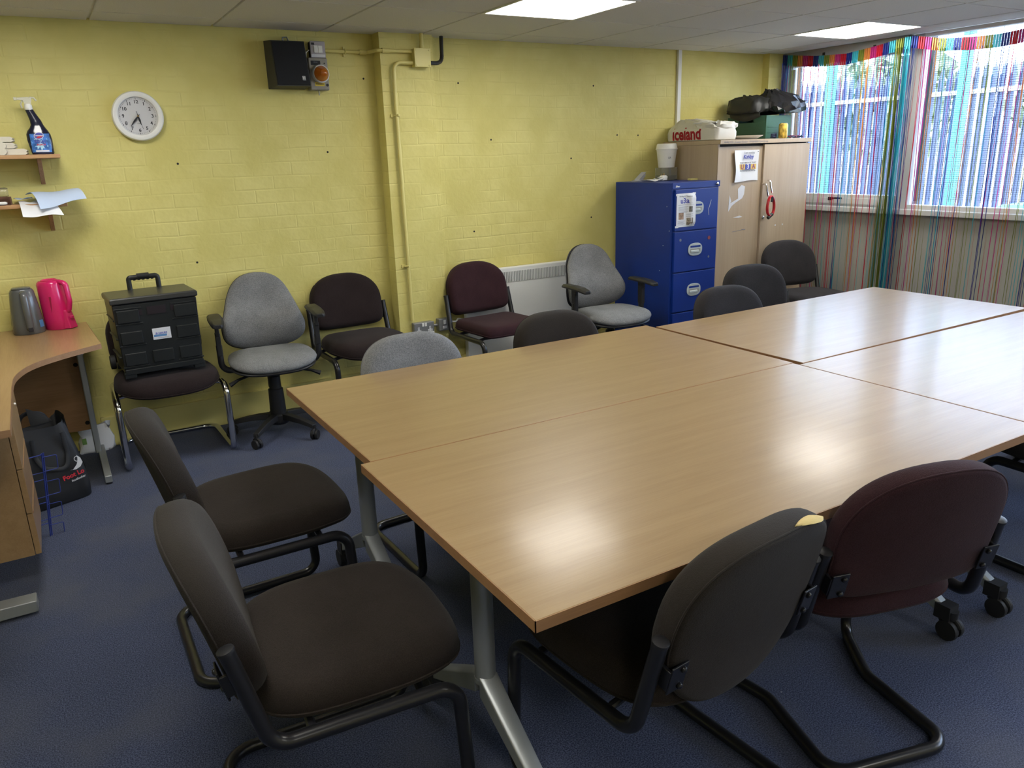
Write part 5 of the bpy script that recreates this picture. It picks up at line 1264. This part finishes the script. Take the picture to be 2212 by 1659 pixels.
for z in (.045, .085): obj('rib', MB().bb((-cx_ - .004, -cy_ + .02, z), (-cx_, cy_ - .02, z + .004)), M['green_dk'], gcr, 0); obj('rib', MB().bb((-cx_ + .02, -cy_ - .003, z), (cx_ - .02, -cy_, z + .003)), M['green_dk'], gcr, 0)
bb_ = thing('bin_bag', 'crumpled black bin bag heaped over the green crate', 'bin bag', (4.965, 4.46, 1.757))
obj('cloth_half', MB().loft(crumple([(.0125, .140, .15, -.01, .05, .5), (.020, .165, .175, -.02, .05, .5), (.04, .172, .185, -.02, .045, .5), (.085, .160, .18, -.02, .05, .5), (.118, .135, .16, -.02, .06, .5), (.135, .09, .11, -.03, .08, .6), (.150, .03, .04, -.04, .11, .8)], 44, 4, .034, 6)), mat('black_bag_cloth', (.020, .021, .021), .5, bump=(30, .3)), bb_, 60)
obj('shiny_half', MB().loft(crumple([(.016, .14, .09, .11, -.10, .7), (.024, .18, .11, .11, -.10, .7), (.05, .20, .13, .10, -.09, .8), (.085, .185, .125, .10, -.09, .8), (.13, .12, .09, .08, -.08, .8), (.165, .05, .05, .04, -.07, .9), (.185, .012, .012, .02, -.06, 1)], 40, 12, .045, 7)), M['bin_liner'], bb_, 18)
obj('overhang', MB().grid(lambda a, b: (-.158 - .012 * math.sin(3.1 * b) - .004 * math.sin(12 * a), .17 - .30 * a, .03 - (.035 + .032 * math.sin(3.1 * a)) * b), 14, 8, .002), bpy.data.materials['black_bag_cloth'], bb_, 60)
pt = thing('dinner_plate', 'shallow white dish at the front edge of the cupboard top', 'plate', (4.592, 4.285, 1.5838))
obj('dish', MB().lathe([(.060, .0), (.088, .001), (.136, .024), (.138, .027), (.134, .027), (.087, .006), (.0, .005)], 44), M['white'], pt, 50)
cn_ = thing('drink_can', 'small yellow drink can in front of the green crate', 'can', (4.930, 4.212, 1.5835))
M['can'] = mat('yellow_can_print', (.50, .34, .06), .35, vary=(38, .9, (1, 1, .6)))
obj('can_body', MB().lathe([(.024, 0), (.030, .006), (.0335, .012), (.0335, .098), (.030, .106), (.0265, .110)], 28), [M['can']], cn_, 40)
obj('can_rim', MB().lathe([(.0268, .1095), (.0275, .1115), (.0255, .112), (.0245, .1095)], 24), M['chrome'], cn_, 40)
obj('white_panel', MB().grid(lambda a, b: (.0339 * math.cos(-1.15 + .9 * a), .0339 * math.sin(-1.15 + .9 * a), .014 + .082 * b), 8, 3), M['tape'], cn_, 50)
M['wire_navy'] = mat('navy_cable', (.02, .03, .08), .4); M['wire_maroon'] = mat('maroon_cable', (.16, .02, .05), .4)
lt_ = thing('cable_tangle', 'tangle of dark blue and maroon cables beside the can', 'cables', (5.04, 4.215, 1.5835))
r3 = random.Random(2)
for nm, mt, sd_ in (('blue_cable', 'wire_navy', 1), ('maroon_cable', 'wire_maroon', 2)):
    r3 = random.Random(sd_); ps = [V((r3.uniform(-.06, .115), r3.uniform(-.035, .04), .005 + r3.uniform(0, .018))) for _ in range(14)]
    obj(nm, MB().tube(fillet(ps, .02, 4), .0042, 6), M[mt], lt_, 60)
l5 = thing('cable_coil', 'small coil of navy cable between the green crate and the can', 'cable', (4.868, 4.245, 1.5835))
obj('coil', MB().tube([(.024 * math.cos(a), .016 * math.sin(a), .006 + .0052 * a / 3.14) for a in [.45 * k for k in range(42)]], .0042, 6), M['wire_navy'], l5, 60)
